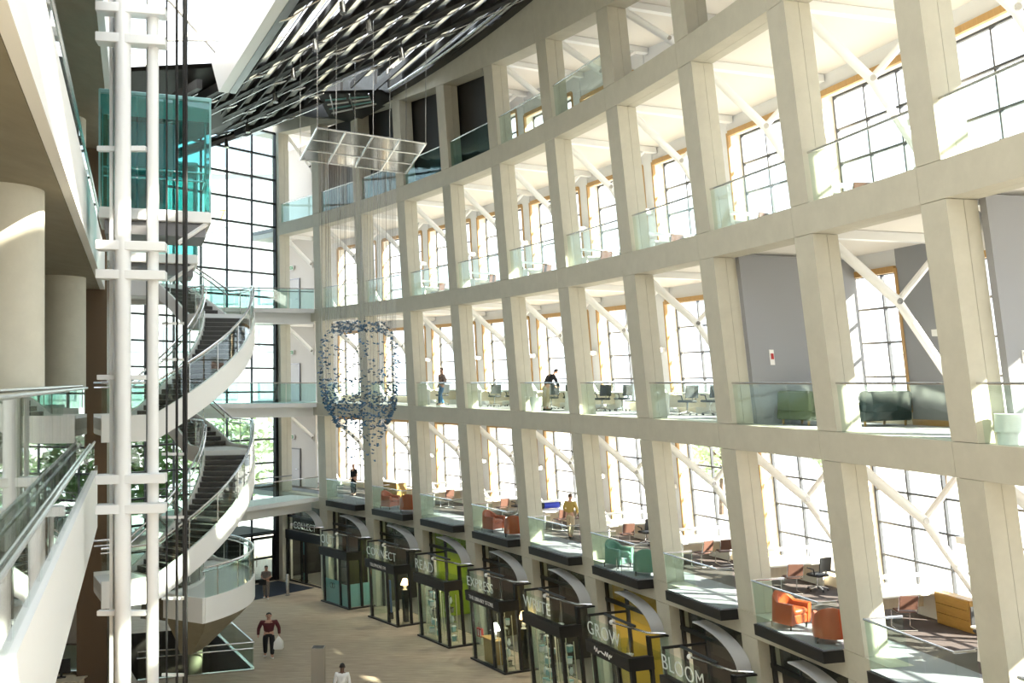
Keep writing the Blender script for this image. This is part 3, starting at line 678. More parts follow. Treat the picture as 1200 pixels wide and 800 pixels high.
# ---- furniture prototypes (front faces -y unless noted)
def armchair(name, m, label, group):
    t = thing(name, (0, 0, 0), label, 'armchair', group)
    n = 20; out = []; prof = []
    def ring(z, inset, hfun): return
    # wrap-round shell: U-shaped plan with falling arm tops
    path = []
    for i in range(n + 1):
        a = math.pi * i / n; path.append((-.40 * math.cos(a), .08 + .32 * math.sin(a), math.sin(a)))
    path = [(-.40, -.38, 0)] + path + [(.40, -.38, 0)]
    rings = []
    for j, (x, y, s) in enumerate(path):
        l = math.hypot(x, y - .05) or 1; inx, iny = (-.13 if x < -.3 and y < .1 else .13 if x > .3 and y < .1 else -x / l * .13), (0 if y < .1 else -(y - .05) / l * .13)
        if x < -.3 and y < .1: inx = .13
        if x > .3 and y < .1: inx = -.13
        top = .56 + .20 * s ** 1.2
        rings.append([(x, y, .12), (x + inx, y + iny, .12), (x + inx, y + iny, top - .03), (x + inx * .7, y + iny * .7, top), (x + inx * .2, y + iny * .2, top), (x, y, top - .04)])
    MB().loft(rings).build('shell', m, t, True, 50)
    MB().cbox((0, -.06, .22), (.56, .60, .20), .02).build('base', m, t)
    MB().cbox((0, -.09, .385), (.545, .60, .13), .04).build('seat_cushion', m, t, True, 60)
    for x in (-.32, .32):
        for y in (-.3, .28): MB().lathe([(.02, 0), (.028, .13)], 8, (x, y, 0)).build('leg', 'black', t)
    for ch in t.children: ch.data.transform(Matrix.Diagonal((.98, .98, 1.14, 1)))
    return t
arm_o = armchair('armchair', 'orange', 'bright orange leather tub armchair', 'orange armchairs')
arm_g = armchair('armchair', 'green', 'green fabric tub armchair', 'green armchairs')
def office_chair():
    t = thing('office_chair', (0, 0, 0), 'black mesh office chair on a star base', 'chair', 'office chairs at the desks')
    MB().cbox((0, 0, .47), (.50, .48, .08), .03).build('seat', 'mesh_black', t, True, 60)
    rings = [[(x, .24 + .07 * (z - .55) - .05 * (1 - (x / .24) ** 2) + o, z) for x, o in ((-.24, 0), (-.1, 0), (.1, 0), (.24, 0), (.24, .03), (.1, .03), (-.1, .03), (-.24, .03))] for z in (.58, .75, .9, 1.0)]
    MB().loft(rings).build('backrest', 'mesh_black', t, True, 60)
    MB().tube([(0, .18, .46), (0, .29, .5), (0, .29, .62)], .025, 6).build('back_bar', 'steel_dark', t, True)
    MB().tube([(0, 0, .12), (0, 0, .44)], .03, 8).build('gas_column', 'steel', t, True)
    for i in range(5):
        a = 2 * math.pi * i / 5; l = MB().tube([(0, 0, .13), (.30 * math.cos(a), .30 * math.sin(a), .075)], [.03, .02], 6).build('base_leg', 'steel', t, True)
        MB().ell((.30 * math.cos(a), .30 * math.sin(a), .035), (.035, .035, .035), 8, 6).build('castor', 'black', l, True)
    for s in (-1, 1): MB().tube([(.24 * s, .1, .45), (.29 * s, .08, .66), (.29 * s, -.15, .68)], .02, 6).build('armrest', 'mesh_black', t, True)
    return t
def cantilever_chair():
    t = thing('cantilever_chair', (0, 0, 0), 'brown leather cantilever chair on chrome tube', 'chair', 'cantilever chairs at the desks')
    for s in (-.23, .23): MB().tube([(s, .25, .02), (s, -.22, .02), (s, -.24, .06), (s, -.24, .42), (s, -.2, .45), (s, .2, .44), (s, .24, .5), (s, .30, .86)], .014, 6).build('tube_frame', 'steel', t, True)
    MB().tube([(-.23, .25, .02), (.23, .25, .02)], .014, 6).build('floor_bar', 'steel', t, True)
    MB().cbox((0, 0, .465), (.44, .44, .035), .012).build('seat', 'brown', t)
    rings = [[(-.22, .235 + .16 * (z - .5), z), (.22, .235 + .16 * (z - .5), z), (.22, .265 + .16 * (z - .5), z), (-.22, .265 + .16 * (z - .5), z)] for z in (.54, .7, .88)]
    MB().loft(rings).build('backrest', 'brown', t)
    return t
def desk():
    t = thing('reading_desk', (0, 0, 0), 'long white reading desk with raised white light bar', 'desk', 'reading desks')
    MB().cbox((0, 0, .72), (2.1, 1.5, .045), .008).build('desk_top', 'desk_white', t)
    for x in (-.96, .96): MB().box((x, 0, .35), (.05, 1.2, .70)).build('end_panel', 'desk_white', t)
    MB().box((0, 0, .45), (1.88, .03, .42)).build('modesty_panel', 'wood_light', t)
    for x in (-.85, .85): MB().tube([(x, 0, .74), (x, 0, 1.04)], .018, 6).build('bar_post', 'steel', t, True)
    MB().cbox((0, 0, 1.08), (2.05, .18, .08), .015).build('light_bar', 'steel_white', t)
    return t
oc, cc, dk = office_chair(), cantilever_chair(), desk()
def wplace(proto, u, d, z, rz, label=None, group=None):
    p = W(u, d, z); return place(proto, p, wrot(u) + rz, label, group)
ORD2 = {2: 'second', 3: 'third', 4: 'fourth'}
for l, ks in ((2, range(2, 11)), (3, (2, 3, 4, 5, 6, 7)), (4, range(2, 11))):
    for k in ks:
        z = LV[l] + .002; g = 'reading desks on the %s floor' % ORD2[l]
        lean = (l, k) == (3, 5); sh = -.19 if lean else 0
        wplace(dk, k + .50 + sh, 3.16 - (.2 if lean else 0), z, 0, 'white reading desk that the person in black leans over' if lean else 'long white reading desk with raised light bar on the %s floor' % ORD2[l], g)
        # chairs on the two long sides, facing the desk
        CH = {'b': (cc, 'brown leather cantilever chair'), 'o': (oc, 'black mesh office chair')}
        plan = [(.735, 2.6, math.pi, 'o' if l == 3 else 'b')]
        if k > 2 and not (l == 2 and k in (8, 9)): plan.append((.735, 3.5, math.pi, 'o' if (l == 3 or k in (3, 5, 7)) else 'b'))
        if k > 3 and not (l == 3 and k == 5): plan.append((.265, 2.9, 0, 'o' if k % 2 else 'b'))
        for du, dd, rz, c in plan:
            wplace(CH[c][0], k + du + sh, dd, z, rz + rnd.uniform(-.35, .35), '%s pulled up to a white desk on the %s floor' % (CH[c][1], ORD2[l]), '%ss on the %s floor' % (CH[c][1], ORD2[l]))
# armchair pairs on the balconies; rz pi/2 turns the front to +u
arm_o2 = [(2, 'tan leather tub armchair', 'by the man in black'), (4, 'rust orange tub armchair', 'below the blue bag'), (8, 'bright orange tub armchair', 'by the mesh office chairs')]
for k, nm_, wh in arm_o2:
    wplace(arm_o, k + .50, .02, 5.013, R(20), '%s facing into the room %s' % (nm_, wh), 'orange armchairs')
    wplace(arm_o, k + .85, .10, 5.013, R(150), '%s turned away %s' % (nm_, wh), 'orange armchairs')
wplace(arm_g, 6.50, .02, 5.013, R(20), 'green fabric tub armchair facing the small glass table', 'green armchairs')
wplace(arm_g, 6.86, .10, 5.013, R(150), 'green fabric tub armchair turned away beside the small glass table', 'green armchairs')
def small_table(loc, rz):
    t = thing('side_table', loc, 'small glass side table on thin steel legs between green chairs', 'table')
    M = Matrix.Translation(loc) @ Matrix.Rotation(rz, 4, 'Z')
    MB().box((0, 0, .44), (.5, .4, .015), M).build('table_top', 'glass_green', t)
    for x in (-.22, .22):
        for y in (-.17, .17): MB().tube([M @ Vector((x, y, 0)), M @ Vector((x, y, .435))], .012, 6).build('leg', 'steel', t)
small_table(W(6.69, -.2, 5.013), wrot(6.69))
# sofas behind the third floor railing
def sofa(loc, rz, m, label, w=1.9):
    t = thing('sofa', loc, label, 'sofa'); M = Matrix.Translation(loc) @ Matrix.Rotation(rz, 4, 'Z')
    MB().cbox((0, 0, .25), (w, .85, .24), .03, M).build('base', m, t)
    MB().cbox((0, .34, .60), (w, .2, .55), .05, M).build('backrest', m, t)
    for s in (-1, 1): MB().cbox((s * (w / 2 - .1), -.02, .42), (.2, .82, .34), .05, M).build('armrest', m, t)
    for s in (-.5, .5): MB().cbox((s * (w - .45) / 2, -.06, .42), ((w - .45) / 2, .62, .13), .04, M).build('seat_cushion', m, t)
    for x in (-w / 2 + .15, w / 2 - .15):
        for y in (-.33, .33): MB().lathe([(.03, 0), (.035, .13)], 8, tuple(M @ Vector((x, y, 0)))).build('leg', 'oak', t)
sofa(W(8.56, 3.05, 10.002), wrot(8.55) + math.pi + R(12), 'green_dark', 'dark green sofa with its back turned in front of the third floor window', 1.8)
sofa(W(8.36, 1.62, 10.002), wrot(8.4) + R(100), 'olive', 'olive green seat in front of the dark grey partition', 1.2)
cab = thing('wooden_cabinet', W(8.8, 4.05, 5.002), 'honey coloured wooden drawer cabinet at the end of a desk', 'cabinet')
wbox(8.67, 8.93, 3.86, 4.20, 5.002, 5.80).build('body', 'oak', cab)
for i in range(3): wbox(8.678, 8.922, 3.83, 3.86, 5.06 + .245 * i, 5.29 + .245 * i).build('drawer', 'oak', cab)
cab = thing('wooden_cabinet', W(1.6, 3.2, 5.002), 'low wooden counter behind the man in black', 'cabinet')
wbox(1.45, 1.85, 2.3, 2.9, 5.002, 5.85).build('body', 'oak', cab); wbox(1.44, 1.86, 2.27, 2.93, 5.85, 5.89).build('top', 'desk_white', cab)
# waste bins with white liners
def bin_(loc, label):
    t = thing('waste_bin', loc, label, 'bin'); MB().lathe([(.17, 0), (.2, .5)], 14, loc).build('bucket', 'bag_white', t, True)
    n = 20; MB().loft([[(loc[0] + (r + .012 * math.sin(5 * j)) * math.cos(2 * math.pi * j / n), loc[1] + (r + .012 * math.cos(7 * j)) * math.sin(2 * math.pi * j / n), loc[2] + z) for j in range(n)] for r, z in ((.215, .22), (.22, .35), (.222, .5), (.23, .54), (.19, .53), (.17, .3))], cap=False).build('liner', 'bag_white', t, True)
bin_(W(10.24, .35, 10.002), 'white lined waste bin behind the third floor railing by the grey partition')
bin_(W(5.28, .42, 10.002), 'white lined waste bin behind the third floor railing near the leaning person')
bg_ = thing('duffel_bag', W(4.47, 3.1, 5.75), 'blue and black duffel bag lying on a white reading desk', 'bag')
t_, n_ = frame(4.47); c = W(4.47, 3.0, 5.90)
MB().tube([c - n_ * .45, c - n_ * .4, c + n_ * .4, c + n_ * .45], [.08, .14, .14, .08], 14).build('body', 'blue_bag', bg_, True)
for s in (-.42, .42): MB().tube([c + n_ * (s - .04), c + n_ * (s + .04)], .146, 14).build('end_cap', 'black', bg_, True)
MB().tube([c - n_ * .2 + UZ * .12, c - n_ * .1 + UZ * .24, c + n_ * .1 + UZ * .24, c + n_ * .2 + UZ * .12], .012, 6).build('carry_strap', 'black', bg_, True)
# pier lights, alarm plate, thermostat
for l in (2, 3, 4):
    for k in range(2, 11):
        p = thing('wall_light', W(k - .03, GD - .1, LV[l] + 2.25), 'small white uplight box on a window pier of the %s floor' % ORD2[l], 'light', 'pier uplights on the %s floor' % ORD2[l])
        wbox(k - .10, k + .01, GD - .52, GD - .10, LV[l] + 2.2, LV[l] + 2.36).build('housing', 'white', p); wbox(k - .05, k - .02, GD - .10, GD - .05, LV[l] + 2.24, LV[l] + 2.34).build('bracket', 'steel', p)
al = thing('alarm_plate', W(8.22, 1.3, 11.7), 'small white alarm plate on the dark grey partition', 'alarm')
wbox(8.2, 8.206, 1.25, 1.38, 11.55, 11.95).build('plate', 'white', al); wbox(8.206, 8.212, 1.28, 1.35, 11.7, 11.85).build('lens', 'red_item', al)
al = thing('thermostat', W(10.22, 1.0, 11.5), 'small white thermostat on the near grey partition', 'thermostat')
wbox(10.21, 10.216, .98, 1.14, 11.45, 11.66).build('plate', 'white', al); wbox(10.216, 10.219, 1.0, 1.12, 11.55, 11.63).build('display', 'steel_dark', al)
# ---- shop booths under the balconies
WORDS = {0: 'COLLECT', 1: 'OUT', 2: 'CONNECT', 3: 'READ', 4: 'EXPRESS', 5: 'WRITE', 6: 'GROW', 7: 'BLOOM', 8: ''}
def wmat(u, d, z):
    t, n = frame(u); o = W(u, d, z); lean = pv(PM, u - 5)
    return Matrix(((t.x, -n.x * lean, -n.x, o.x), (t.y, -n.y * lean, -n.y, o.y), (0, 1, 0, o.z), (0, 0, 0, 1)))
def tline(parent, name, m, pts, r=.02): return MB().tube(pts, r, 6).build(name, m, parent, True)
for k in range(0, 9):
    lab = 'black framed glass shop booth lettered %s' % WORDS[k] if WORDS[k] else 'black framed glass shop booth nearest the low white canopy'
    b = thing('shop_booth', W(k + .8, -.7, 0), lab, 'shop front', 'shop booths along the curved wall')
    # glazing in the wall opening
    for u in (k + CW + .02, k + .46, k + .97): wbox(u - .012, u + .012, .32, .42, 0, 4.33).build('opening_post', 'black', b)
    wbox(k + CW, k + .99, .32, .42, 3.55, 3.68).build('opening_bar', 'black', b)
    for a, c in ((k + CW + .035, k + .445), (k + .475, k + .955)):
        wbox(a, c, .36, .372, 3.7, 4.33).build('pane', 'glass_green', b)
    if k == 0:
        wbox(CW, .99, .18, .44, 2.35, 2.85).build('sign_band', 'black', b)
        for u in (CW + .012, .58, .985): wbox(u - .012, u + .012, .22, .34, 0, 2.35).build('post', 'black', b)
        for a, c in ((CW + .03, .565), (.595, .97)): wbox(a, c, .27, .282, .05, 2.35).build('pane', 'glass_green', b)
        wbox(CW, .99, .2, .36, 0, .06).build('plinth', 'black', b)
        text_mesh('lettering', 'COLLECT', .54, wmat(.34, .2, 3.0), 'etched', b, .006, 1.0)
        wbox(CW, .99, .25, .262, 2.86, 3.55).build('upper_glass', 'glass_green', b)
    else:
        u0, u1, d0 = k + .55, k + 1.13, -1.45
        wbox(u0 - .01, u1 + .01, d0 - .05, d0 + .08, 0, .07).build('plinth', 'black', b); wbox(u1 - .02, u1 + .01, d0 + .08, -.02, 0, .07).build('plinth', 'black', b)
        um = u0 + (u1 - u0) * .68
        for u, d in ((u0 + .05, d0), (um, d0), (u1 - .01, d0), (u1 - .01, -.75)): wbox(u - .014, u + .014, d, d + .10, .07, 2.4).build('post', 'black', b)
        wbox(u0, u0 + .045, d0 + .02, d0 + .034, .07, 2.4).build('pane', 'glass_green', b)
        wbox(u0 + .066, um - .016, d0 + .03, d0 + .044, .07, 2.4).build('pane', 'glass_green', b); wbox(um + .016, u1 - .026, d0 + .03, d0 + .044, .07, 2.4).build('pane', 'glass_green', b)
        wbox(u1 - .012, u1 - .008, d0 + .1, -.76, .07, 2.4).build('pane', 'glass_green', b); wbox(u1 - .012, u1 - .008, -.64, -.03, .07, 3.3).build('pane', 'glass_green', b)
        wbox(u0, u0 + .004, d0 + .1, -.03, .07, 2.4).build('pane', 'glass_green', b)
        wbox(u0 - .012, u1 + .012, d0 - .07, d0 + .18, 2.4, 2.80).build('sign_band', 'black', b); wbox(u1 - .03, u1 + .012, d0 + .18, -.65, 2.4, 2.80).build('sign_band', 'black', b)
        wbox(u0, u1 - .04, d0 + .18, -.03, 2.6, 2.7).build('booth_roof', 'glass_green', b)
        wbox(u1 - .03, u1 + .005, -.75, -.65, 2.3, 3.4).build('door_frame', 'black', b); wbox(u1 - .02, u1 + .005, -.72, -.03, 3.33, 3.38).build('door_frame', 'black', b)
        ug = wbox(u0, u1 - .1, d0 + .0, d0 + .014, 2.86, 3.55).build('upper_glass', 'glass_green', b)
        for pts in ([W(u0 + .03, d0 + .05, 3.6), W(u0 + .03, -.02, 3.6)], [W(u0 + .03, d0 + .6, 3.6), W(u1 - .12, d0 + .6, 3.6)]): tline(b, 'top_bar', 'black', pts, .045)
        tline(b, 'top_post', 'black', [W(u0 + .03, d0 + .05, 2.84), W(u0 + .03, d0 + .05, 3.64)], .045)
        if WORDS[k]:
            sz_ = .62 if len(WORDS[k]) < 6 else .54
            text_mesh('lettering', WORDS[k], sz_, wmat(u0 + .012, d0 - .012, 3.02), 'etched', b, .006, 1.1)
        if k == 4: text_mesh('band_lettering', 'THE LIBRARY STORE', .22, wmat(u0 + .06, d0 - .085, 2.52), 'white', b, .006)
        if k == 2: text_mesh('band_lettering', 'TELEPHONE FM', .22, wmat(u0 + .1, d0 - .085, 2.52), 'white', b, .006)
        if k == 6:
            pts = []
            for i in range(70):
                s = i / 69; pts.append(W(u0 + .12 + .25 * s, d0 - .09, 2.60 + .09 * math.sin(s * 52) * (.5 + .5 * math.sin(s * 9 + 1)) + .03 * math.sin(s * 21)))
            MB().tube(pts, .014, 5).build('band_script', 'white', b)
    # curved eyebrow canopy at the near column
    o = .0; rings = []; under = []
    for i in range(13):
        a = math.pi / 2 * i / 12; u = k + .62 + .46 * math.sin(a); z = 3.42 + .86 * math.cos(a)
        rings.append([W(u, -.48, z), W(u, -.03, z), W(u, -.03, z + .04), W(u, -.48, z + .04)]); under.append(W(u, -.1, z - .01))
    cn = MB().loft(rings).build('eyebrow_canopy', 'canopy_grey', b, True, 30)
    MB().poly(under + [W(k + .62, -.1, 3.42)]).build('lunette_glass', 'glass_green', b)
    tline(cn, 'tie_rod', 'steel', [W(k + .72, -.95, 3.46), W(k + 1.06, -.55, 3.42), W(k + 1.12, -.1, 3.42)], .035)
    MB().ell(W(k + .72, -.95, 3.46), (.08, .08, .08), 10, 6).build('rod_end', 'white', cn, True)
SHOPC = {0: 'first', 1: 'OUT', 2: 'CONNECT', 3: 'READ', 4: 'EXPRESS', 5: 'WRITE', 6: 'GROW', 7: 'BLOOM', 8: 'last'}
for k in range(0, 9):
    for q, (u, d, z, e) in enumerate(((k + .62, 1.5, 4.15, 70), (k + .85, -.75, 2.50, 8 if k else 0))):  # lamps added to brighten the shop and booth interiors
        if not e: continue
        o = W(u, d, z); lp = thing('shop_fill_light', o, '%s fill light added to brighten the %s %s' % ('round white', SHOPC[k], ('shop', 'booth')[q]), 'light')
        MB().lathe([(.12, 0), (.14, .06)], 16, o).build('trim_ring', 'white', lp, True); MB().lathe([(.10, -.012), (.10, -.002)], 16, o).build('lens', 'lamp_white', lp)
        ld = bpy.data.lights.new('shop_fill_glow', 'SPOT'); ld.energy = e * 2.2; ld.color = (1, .88, .70); ld.spot_size = R(150); ld.spot_blend = .6; ld.shadow_soft_size = .1
        lo = bpy.data.objects.new('shop_fill_glow', ld); COL.objects.link(lo); attach(lo, lp); lo.location = o - UZ * .05
# ---- things for sale and props in the booths
def shelf_unit(k, u0, u1, d, z0, n, label):
    s = thing('display_shelf', W((u0 + u1) / 2, d, z0), label, 'shelf')
    for u in (u0, u1):
        for dd in (d - .16, d + .16): tline(s, 'upright', 'wood_light', [W(u, dd, z0), W(u, dd, z0 + 2.1)], .018)
    for i in range(n): wbox(u0, u1, d - .18, d + .18, z0 + .12 + i * 2.0 / n, z0 + .135 + i * 2.0 / n).build('shelf_board', 'glass_green', s)
def gift_protos():
    P = []
    for nm_, mm, lid in (('gift_box', 'cloth_white', 'aqua'), ('gift_box', 'aqua', 'cloth_white'), ('gift_box', 'steel', 'black')):
        t = thing(nm_, (0, 0, 0), 'small boxed gift on a glass shelf', 'box', 'gifts on the glass shelves')
        MB().cbox((0, 0, .10), (.20, .15, .20), .012).build('carton', mm, t); MB().cbox((0, 0, .205), (.21, .16, .04), .008).build('lid', lid, t); P.append(t)
    t = thing('vase', (0, 0, 0), 'small pale vase on a glass shelf', 'vase', 'gifts on the glass shelves')
    MB().lathe([(.05, 0), (.08, .08), (.06, .18), (.03, .24), (.045, .27)], 12).build('body', 'cloth_white', t, True); MB().lathe([(.04, .268), (.048, .285)], 12).build('rim', 'steel', t, True); P.append(t)
    return P
GP = gift_protos()
for k, nmk in ((3, 'READ'), (5, 'WRITE'), (4, 'EXPRESS')):
    for q, (a, c) in enumerate(((k + .63, k + .80), (k + .97, k + 1.09))):
        if k == 4 and q == 0: continue
        shelf_unit(k, a, c, -1.05, .075, 5, '%s glass display shelf full of small gifts in the %s booth' % ('wide' if q == 0 else 'narrow', nmk))
        for i in range(5):
            m_ = 3 if q == 0 else 2
            for j in range(m_):
                u = a + (c - a) * (j + .5) / m_; place(GP[rnd.randrange(4)], W(u, -1.05 + rnd.uniform(-.05, .05), .075 + .137 + i * .4), rnd.uniform(0, 6), 'small gift on the glass shelves of the %s booth' % nmk, 'gifts in the %s booth' % nmk)
def table_lamp(loc, label, m='lamp_white', h=.5):
    t = thing('table_lamp', loc, label, 'lamp')
    MB().lathe([(.09, 0), (.10, .03), (.05, .06), (.08, .16), (.05, .26), (.015, .30), (.015, h - .12)], 14, loc).build('lamp_base', 'cloth_white', t, True)
    MB().lathe([(.20, h - .16), (.10, h + .12)], 18, loc).build('lamp_shade', m, t, True)
tb = thing('display_table', W(4.82, -1.0, .07), 'wooden display table with red cloth in the EXPRESS booth', 'table')
wbox(4.70, 4.90, -1.25, -.85, .07, 1.0).build('cabinet', 'oak', tb); wbox(4.68, 4.92, -1.3, -.8, 1.0, 1.04).build('table_top', 'oak', tb)
table_lamp(W(4.84, -1.05, 1.04), 'white shaded table lamp on the display table', 'lamp_white')
for i, (u, mm) in enumerate(((4.615, 'red_item'), (4.655, 'red_item'))):
    t = thing('hanging_bag', W(u, -1.22, 1.1), 'red shopping bag with white tag hanging in the EXPRESS booth', 'bag', 'red bags in the EXPRESS booth')
    wbox(u - .02, u + .02, -1.26, -1.16, .95, 1.3).build('body', mm, t); tline(t, 'strap', 'black', [W(u - .012, -1.21, 1.3), W(u, -1.21, 1.55), W(u + .012, -1.21, 1.3)], .008); wbox(u + .004, u + .016, -1.275, -1.262, 1.0, 1.25).build('price_tag', 'cloth_white', t)
table_lamp(W(4.93, .9, 1.9), 'tall warm lamp glowing inside the EXPRESS shop', 'lamp_warm', .55)
st = thing('lamp_stand', W(4.93, .9, .02), 'dark plinth under the warm lamp', 'stand'); wbox(4.88, 4.98, .7, 1.1, .02, 1.85).build('plinth', 'oak', st); wbox(4.875, 4.985, .68, 1.12, 1.85, 1.9).build('top', 'wood', st)
table_lamp(W(5.09, -.40, 1.6), 'peach shaded lamp in the doorway of the EXPRESS booth', 'lamp_warm', .55)
st = thing('lamp_stand', W(5.09, -.40, .02), 'black plinth in the doorway of the EXPRESS booth', 'stand'); wbox(5.06, 5.10, -.55, -.25, .02, 1.55).build('plinth', 'black', st); wbox(5.055, 5.105, -.57, -.23, 1.55, 1.6).build('top', 'black', st)
for k, cl, ll in ((1, 'aqua', 'frosted aqua'), ):
    p = bpy.data.objects['shop_booth.001']
    wbox(k + .62, k + .93, -1.385, -1.37, .08, 1.25).build('film', 'aqua', p); wbox(k + .96, k + 1.1, -1.385, -1.37, .08, 1.15).build('film', 'aqua', p); wbox(k + 1.10, k + 1.105, -1.3, -.1, .08, 1.2).build('film', 'aqua', p)
    for du in (.745, .785): MB().tube([W(k + du, -1.40, .95) + (frame(k + du)[0] * math.cos(a) + UZ * math.sin(a)) * .13 for a in [2 * math.pi * i / 16 for i in range(16)]], .012, 5, True).build('ring_emblem', 'black', p)
p = thing('poster_banner', W(.42, .6, .02), 'tall pale blue banner with a figure drawing inside the first shop', 'banner')
wbox(.36, .47, .6, .63, .1, 2.2).build('sheet', 'aqua', p); wbox(.355, .475, .58, .65, 2.2, 2.24).build('top_rail', 'steel', p); wbox(.35, .48, .5, .73, .02, .1).build('foot', 'steel', p)
wbox(.385, .44, .59, .598, .5, 1.5).build('drawn_figure', 'cloth_taupe', p)
p = thing('blue_display', W(2.8, -1.0, .07), 'blue information board in the CONNECT booth', 'board'); wbox(2.78, 2.86, -1.05, -1.0, .4, 1.9).build('panel', 'blue_board', p); wbox(2.80, 2.84, -1.1, -.9, .07, .4).build('foot', 'black', p)
table_lamp(W(2.98, -.6, 1.5), 'small amber lamp in the CONNECT booth', 'lamp_warm', .4)
st = thing('lamp_stand', W(2.98, -.6, .07), 'black stand under the amber lamp', 'stand'); wbox(2.95, 3.0, -.7, -.5, .02, 1.46).build('plinth', 'black', st); wbox(2.945, 3.005, -.72, -.48, 1.46, 1.5).build('top', 'black', st)
# potted plants and baskets in the GROW and BLOOM shops
def plant(loc, h, label, n=26, m='leaf'):
    t = thing('potted_plant', loc, label, 'plant'); MB().lathe([(.13, 0), (.18, .28), (.16, .28)], 12, loc).build('pot', 'brown', t, True)
    st_ = MB(); lf = MB()
    for i in range(n):
        a = rnd.uniform(0, 6.28); r = rnd.uniform(.08, .2) * h; top = Vector(loc) + Vector((math.cos(a) * r, math.sin(a) * r, .28 + h * rnd.uniform(.4, 1))); b0 = Vector(loc) + UZ * .25
        st_.tube([b0, b0.lerp(top, .6) + UZ * .08, top], .008, 4); dv = Vector((math.cos(a), math.sin(a), -.2)); sd = Vector((-math.sin(a), math.cos(a), 0)) * .06
        lf.poly([top, top + dv * .12 + sd, top + dv * .28, top + dv * .12 - sd])
    st_.build('stems', 'leaf', t); lf.build('leaves', m, t)
for k, c, lb, hh in ((6, (6.74, -1.0), 'short leafy potted plant behind the front pane of the GROW booth', .8), (6, (6.95, -.95), 'tall leafy potted plant at the back of the GROW booth', 1.3), (7, (7.74, -1.0), 'tall leafy potted plant behind the front pane of the BLOOM booth', 1.3), (7, (7.90, -.9), 'bushy potted plant at the back of the BLOOM booth', 1.0), (7, (8.05, -1.05), 'short leafy potted plant at the corner of the BLOOM booth', .7)):
    plant(W(c[0], c[1], .06), hh, lb)
    
# ---- hanging sculpture
sc = thing('hanging_sculpture', (-5.7, 39.5, 20), 'hanging sculpture of small blue flakes strung below a glass frame', 'sculpture')
Q = [pz(372, 150, 20), pz(499, 168, 20), pz(476, 203, 20), pz(352, 187, 20)]
def bil(a, b): return Q[0].lerp(Q[1], a).lerp(Q[3].lerp(Q[2], a), b)
for i in range(5): MB().tube([bil(i / 4, 0), bil(i / 4, 1)], .05, 6).build('frame_bar', 'steel', sc, True)
for j in range(4): MB().tube([bil(0, j / 3), bil(1, j / 3)], .035, 6).build('frame_bar', 'steel', sc, True)
for i in range(4):
    for j in range(3):
        a, b, c, d = bil((i + .03) / 4, (j + .04) / 3), bil((i + .97) / 4, (j + .04) / 3), bil((i + .97) / 4, (j + .96) / 3), bil((i + .03) / 4, (j + .96) / 3); k = UZ * .02
        MB().hexa([a, b, c, d, a + k, b + k, c + k, d + k]).build('glass_panel', 'glass_canopy', sc)
for a, b in ((0, 0), (.5, 0), (1, 0), (0, 1), (.5, 1), (1, 1), (.25, .5), (.75, .5)):
    p = bil(a, b); MB().tube([p, Vector((p.x, p.y, 24.4))], .012, 5).build('hanger', 'steel', sc)
cx, cy = -5.92, 39.6
def prof(z):
    T = [(8.0, .5, .5), (8.8, .62, .6), (9.4, 1.0, .85), (10.2, 1.40, 1.2), (11.0, 1.50, 1.3), (12.0, 1.58, 1.35), (12.7, 1.45, 1.25), (13.1, 1.25, 1.1), (13.42, .95, .9)]
    for (a, r, s), (b, r2, s2) in zip(T[:-1], T[1:]):
        if z <= b: f = (z - a) / (b - a); return r + (r2 - r) * f, s + (s2 - s) * f
    return T[-1][1:]
FM = []
for w in (.05, .065):
    for mm in ('flake_blue', 'flake_grey', 'flake_silver'):
        mb = MB(); k = Vector((0, 0, .008))
        for sgn in (-1, 1):
            P = [Vector((0, -.03, 0)), Vector((sgn * w, -.06, .03)), Vector((sgn * w * .9, .05, .035)), Vector((0, .035, 0))]
            mb.hexa([*P, *[p + k for p in P]])
        me_o = mb.build('flake', mm, None); FM.append(me_o.data); bpy.data.objects.remove(me_o)
pts = []
for i in range(1100):
    r = rnd.random()
    if r < .17: z = rnd.uniform(13.0, 13.42)
    elif r < .55: z = rnd.gauss(10.2, .6)
    elif r < .96: z = rnd.uniform(9.2, 13.2)
    else: z = rnd.uniform(8.0, 9.6)
    z = min(max(z, 8.0), 13.42); rx, ry = prof(z); a = rnd.uniform(0, 6.2832); q = rnd.uniform(.93, 1.0) if z < 13.0 else rnd.uniform(.55, 1)
    pts.append(Vector((cx + .25 * max(0, 11 - z) / 3 + rx * q * math.cos(a), cy + ry * q * math.sin(a), z)))
rest = MB()
for i, p in enumerate(pts):
    lowb = p.z < 11
    mi = rnd.choice([0, 0, 1, 3, 4]) if lowb else rnd.choice([1, 4, 2, 5, 1, 0])
    if i < 300:
        o = bpy.data.objects.new('flake', FM[mi]); COL.objects.link(o); o.parent = sc; o.location = p - sc.location; o.rotation_euler = (rnd.uniform(-.9, .9), rnd.uniform(-.9, .9), rnd.uniform(0, 6.28))
    else:
        M = Matrix.Translation(p) @ Matrix.Rotation(rnd.uniform(0, 6.28), 4, 'Z') @ Matrix.Rotation(rnd.uniform(-.9, .9), 4, 'X'); w = rnd.uniform(.045, .07); k = Vector((0, 0, .008))
        for sgn in (-1, 1):
            P = [Vector((0, -.03, 0)), Vector((sgn * w, -.06, .03)), Vector((sgn * w * .9, .05, .035)), Vector((0, .035, 0))]; rest.hexa([M @ q for q in P] + [M @ (q + k) for q in P])
tag(rest.build('flakes', 'flake_blue', sc), kind='stuff')
st_ = MB()
for i in range(0, 1100, 5):
    p = pts[i]; st_.tube([p, Vector((p.x, p.y, 20))], .0035, 3)
tag(st_.build('strings', 'steel', sc), kind='stuff')

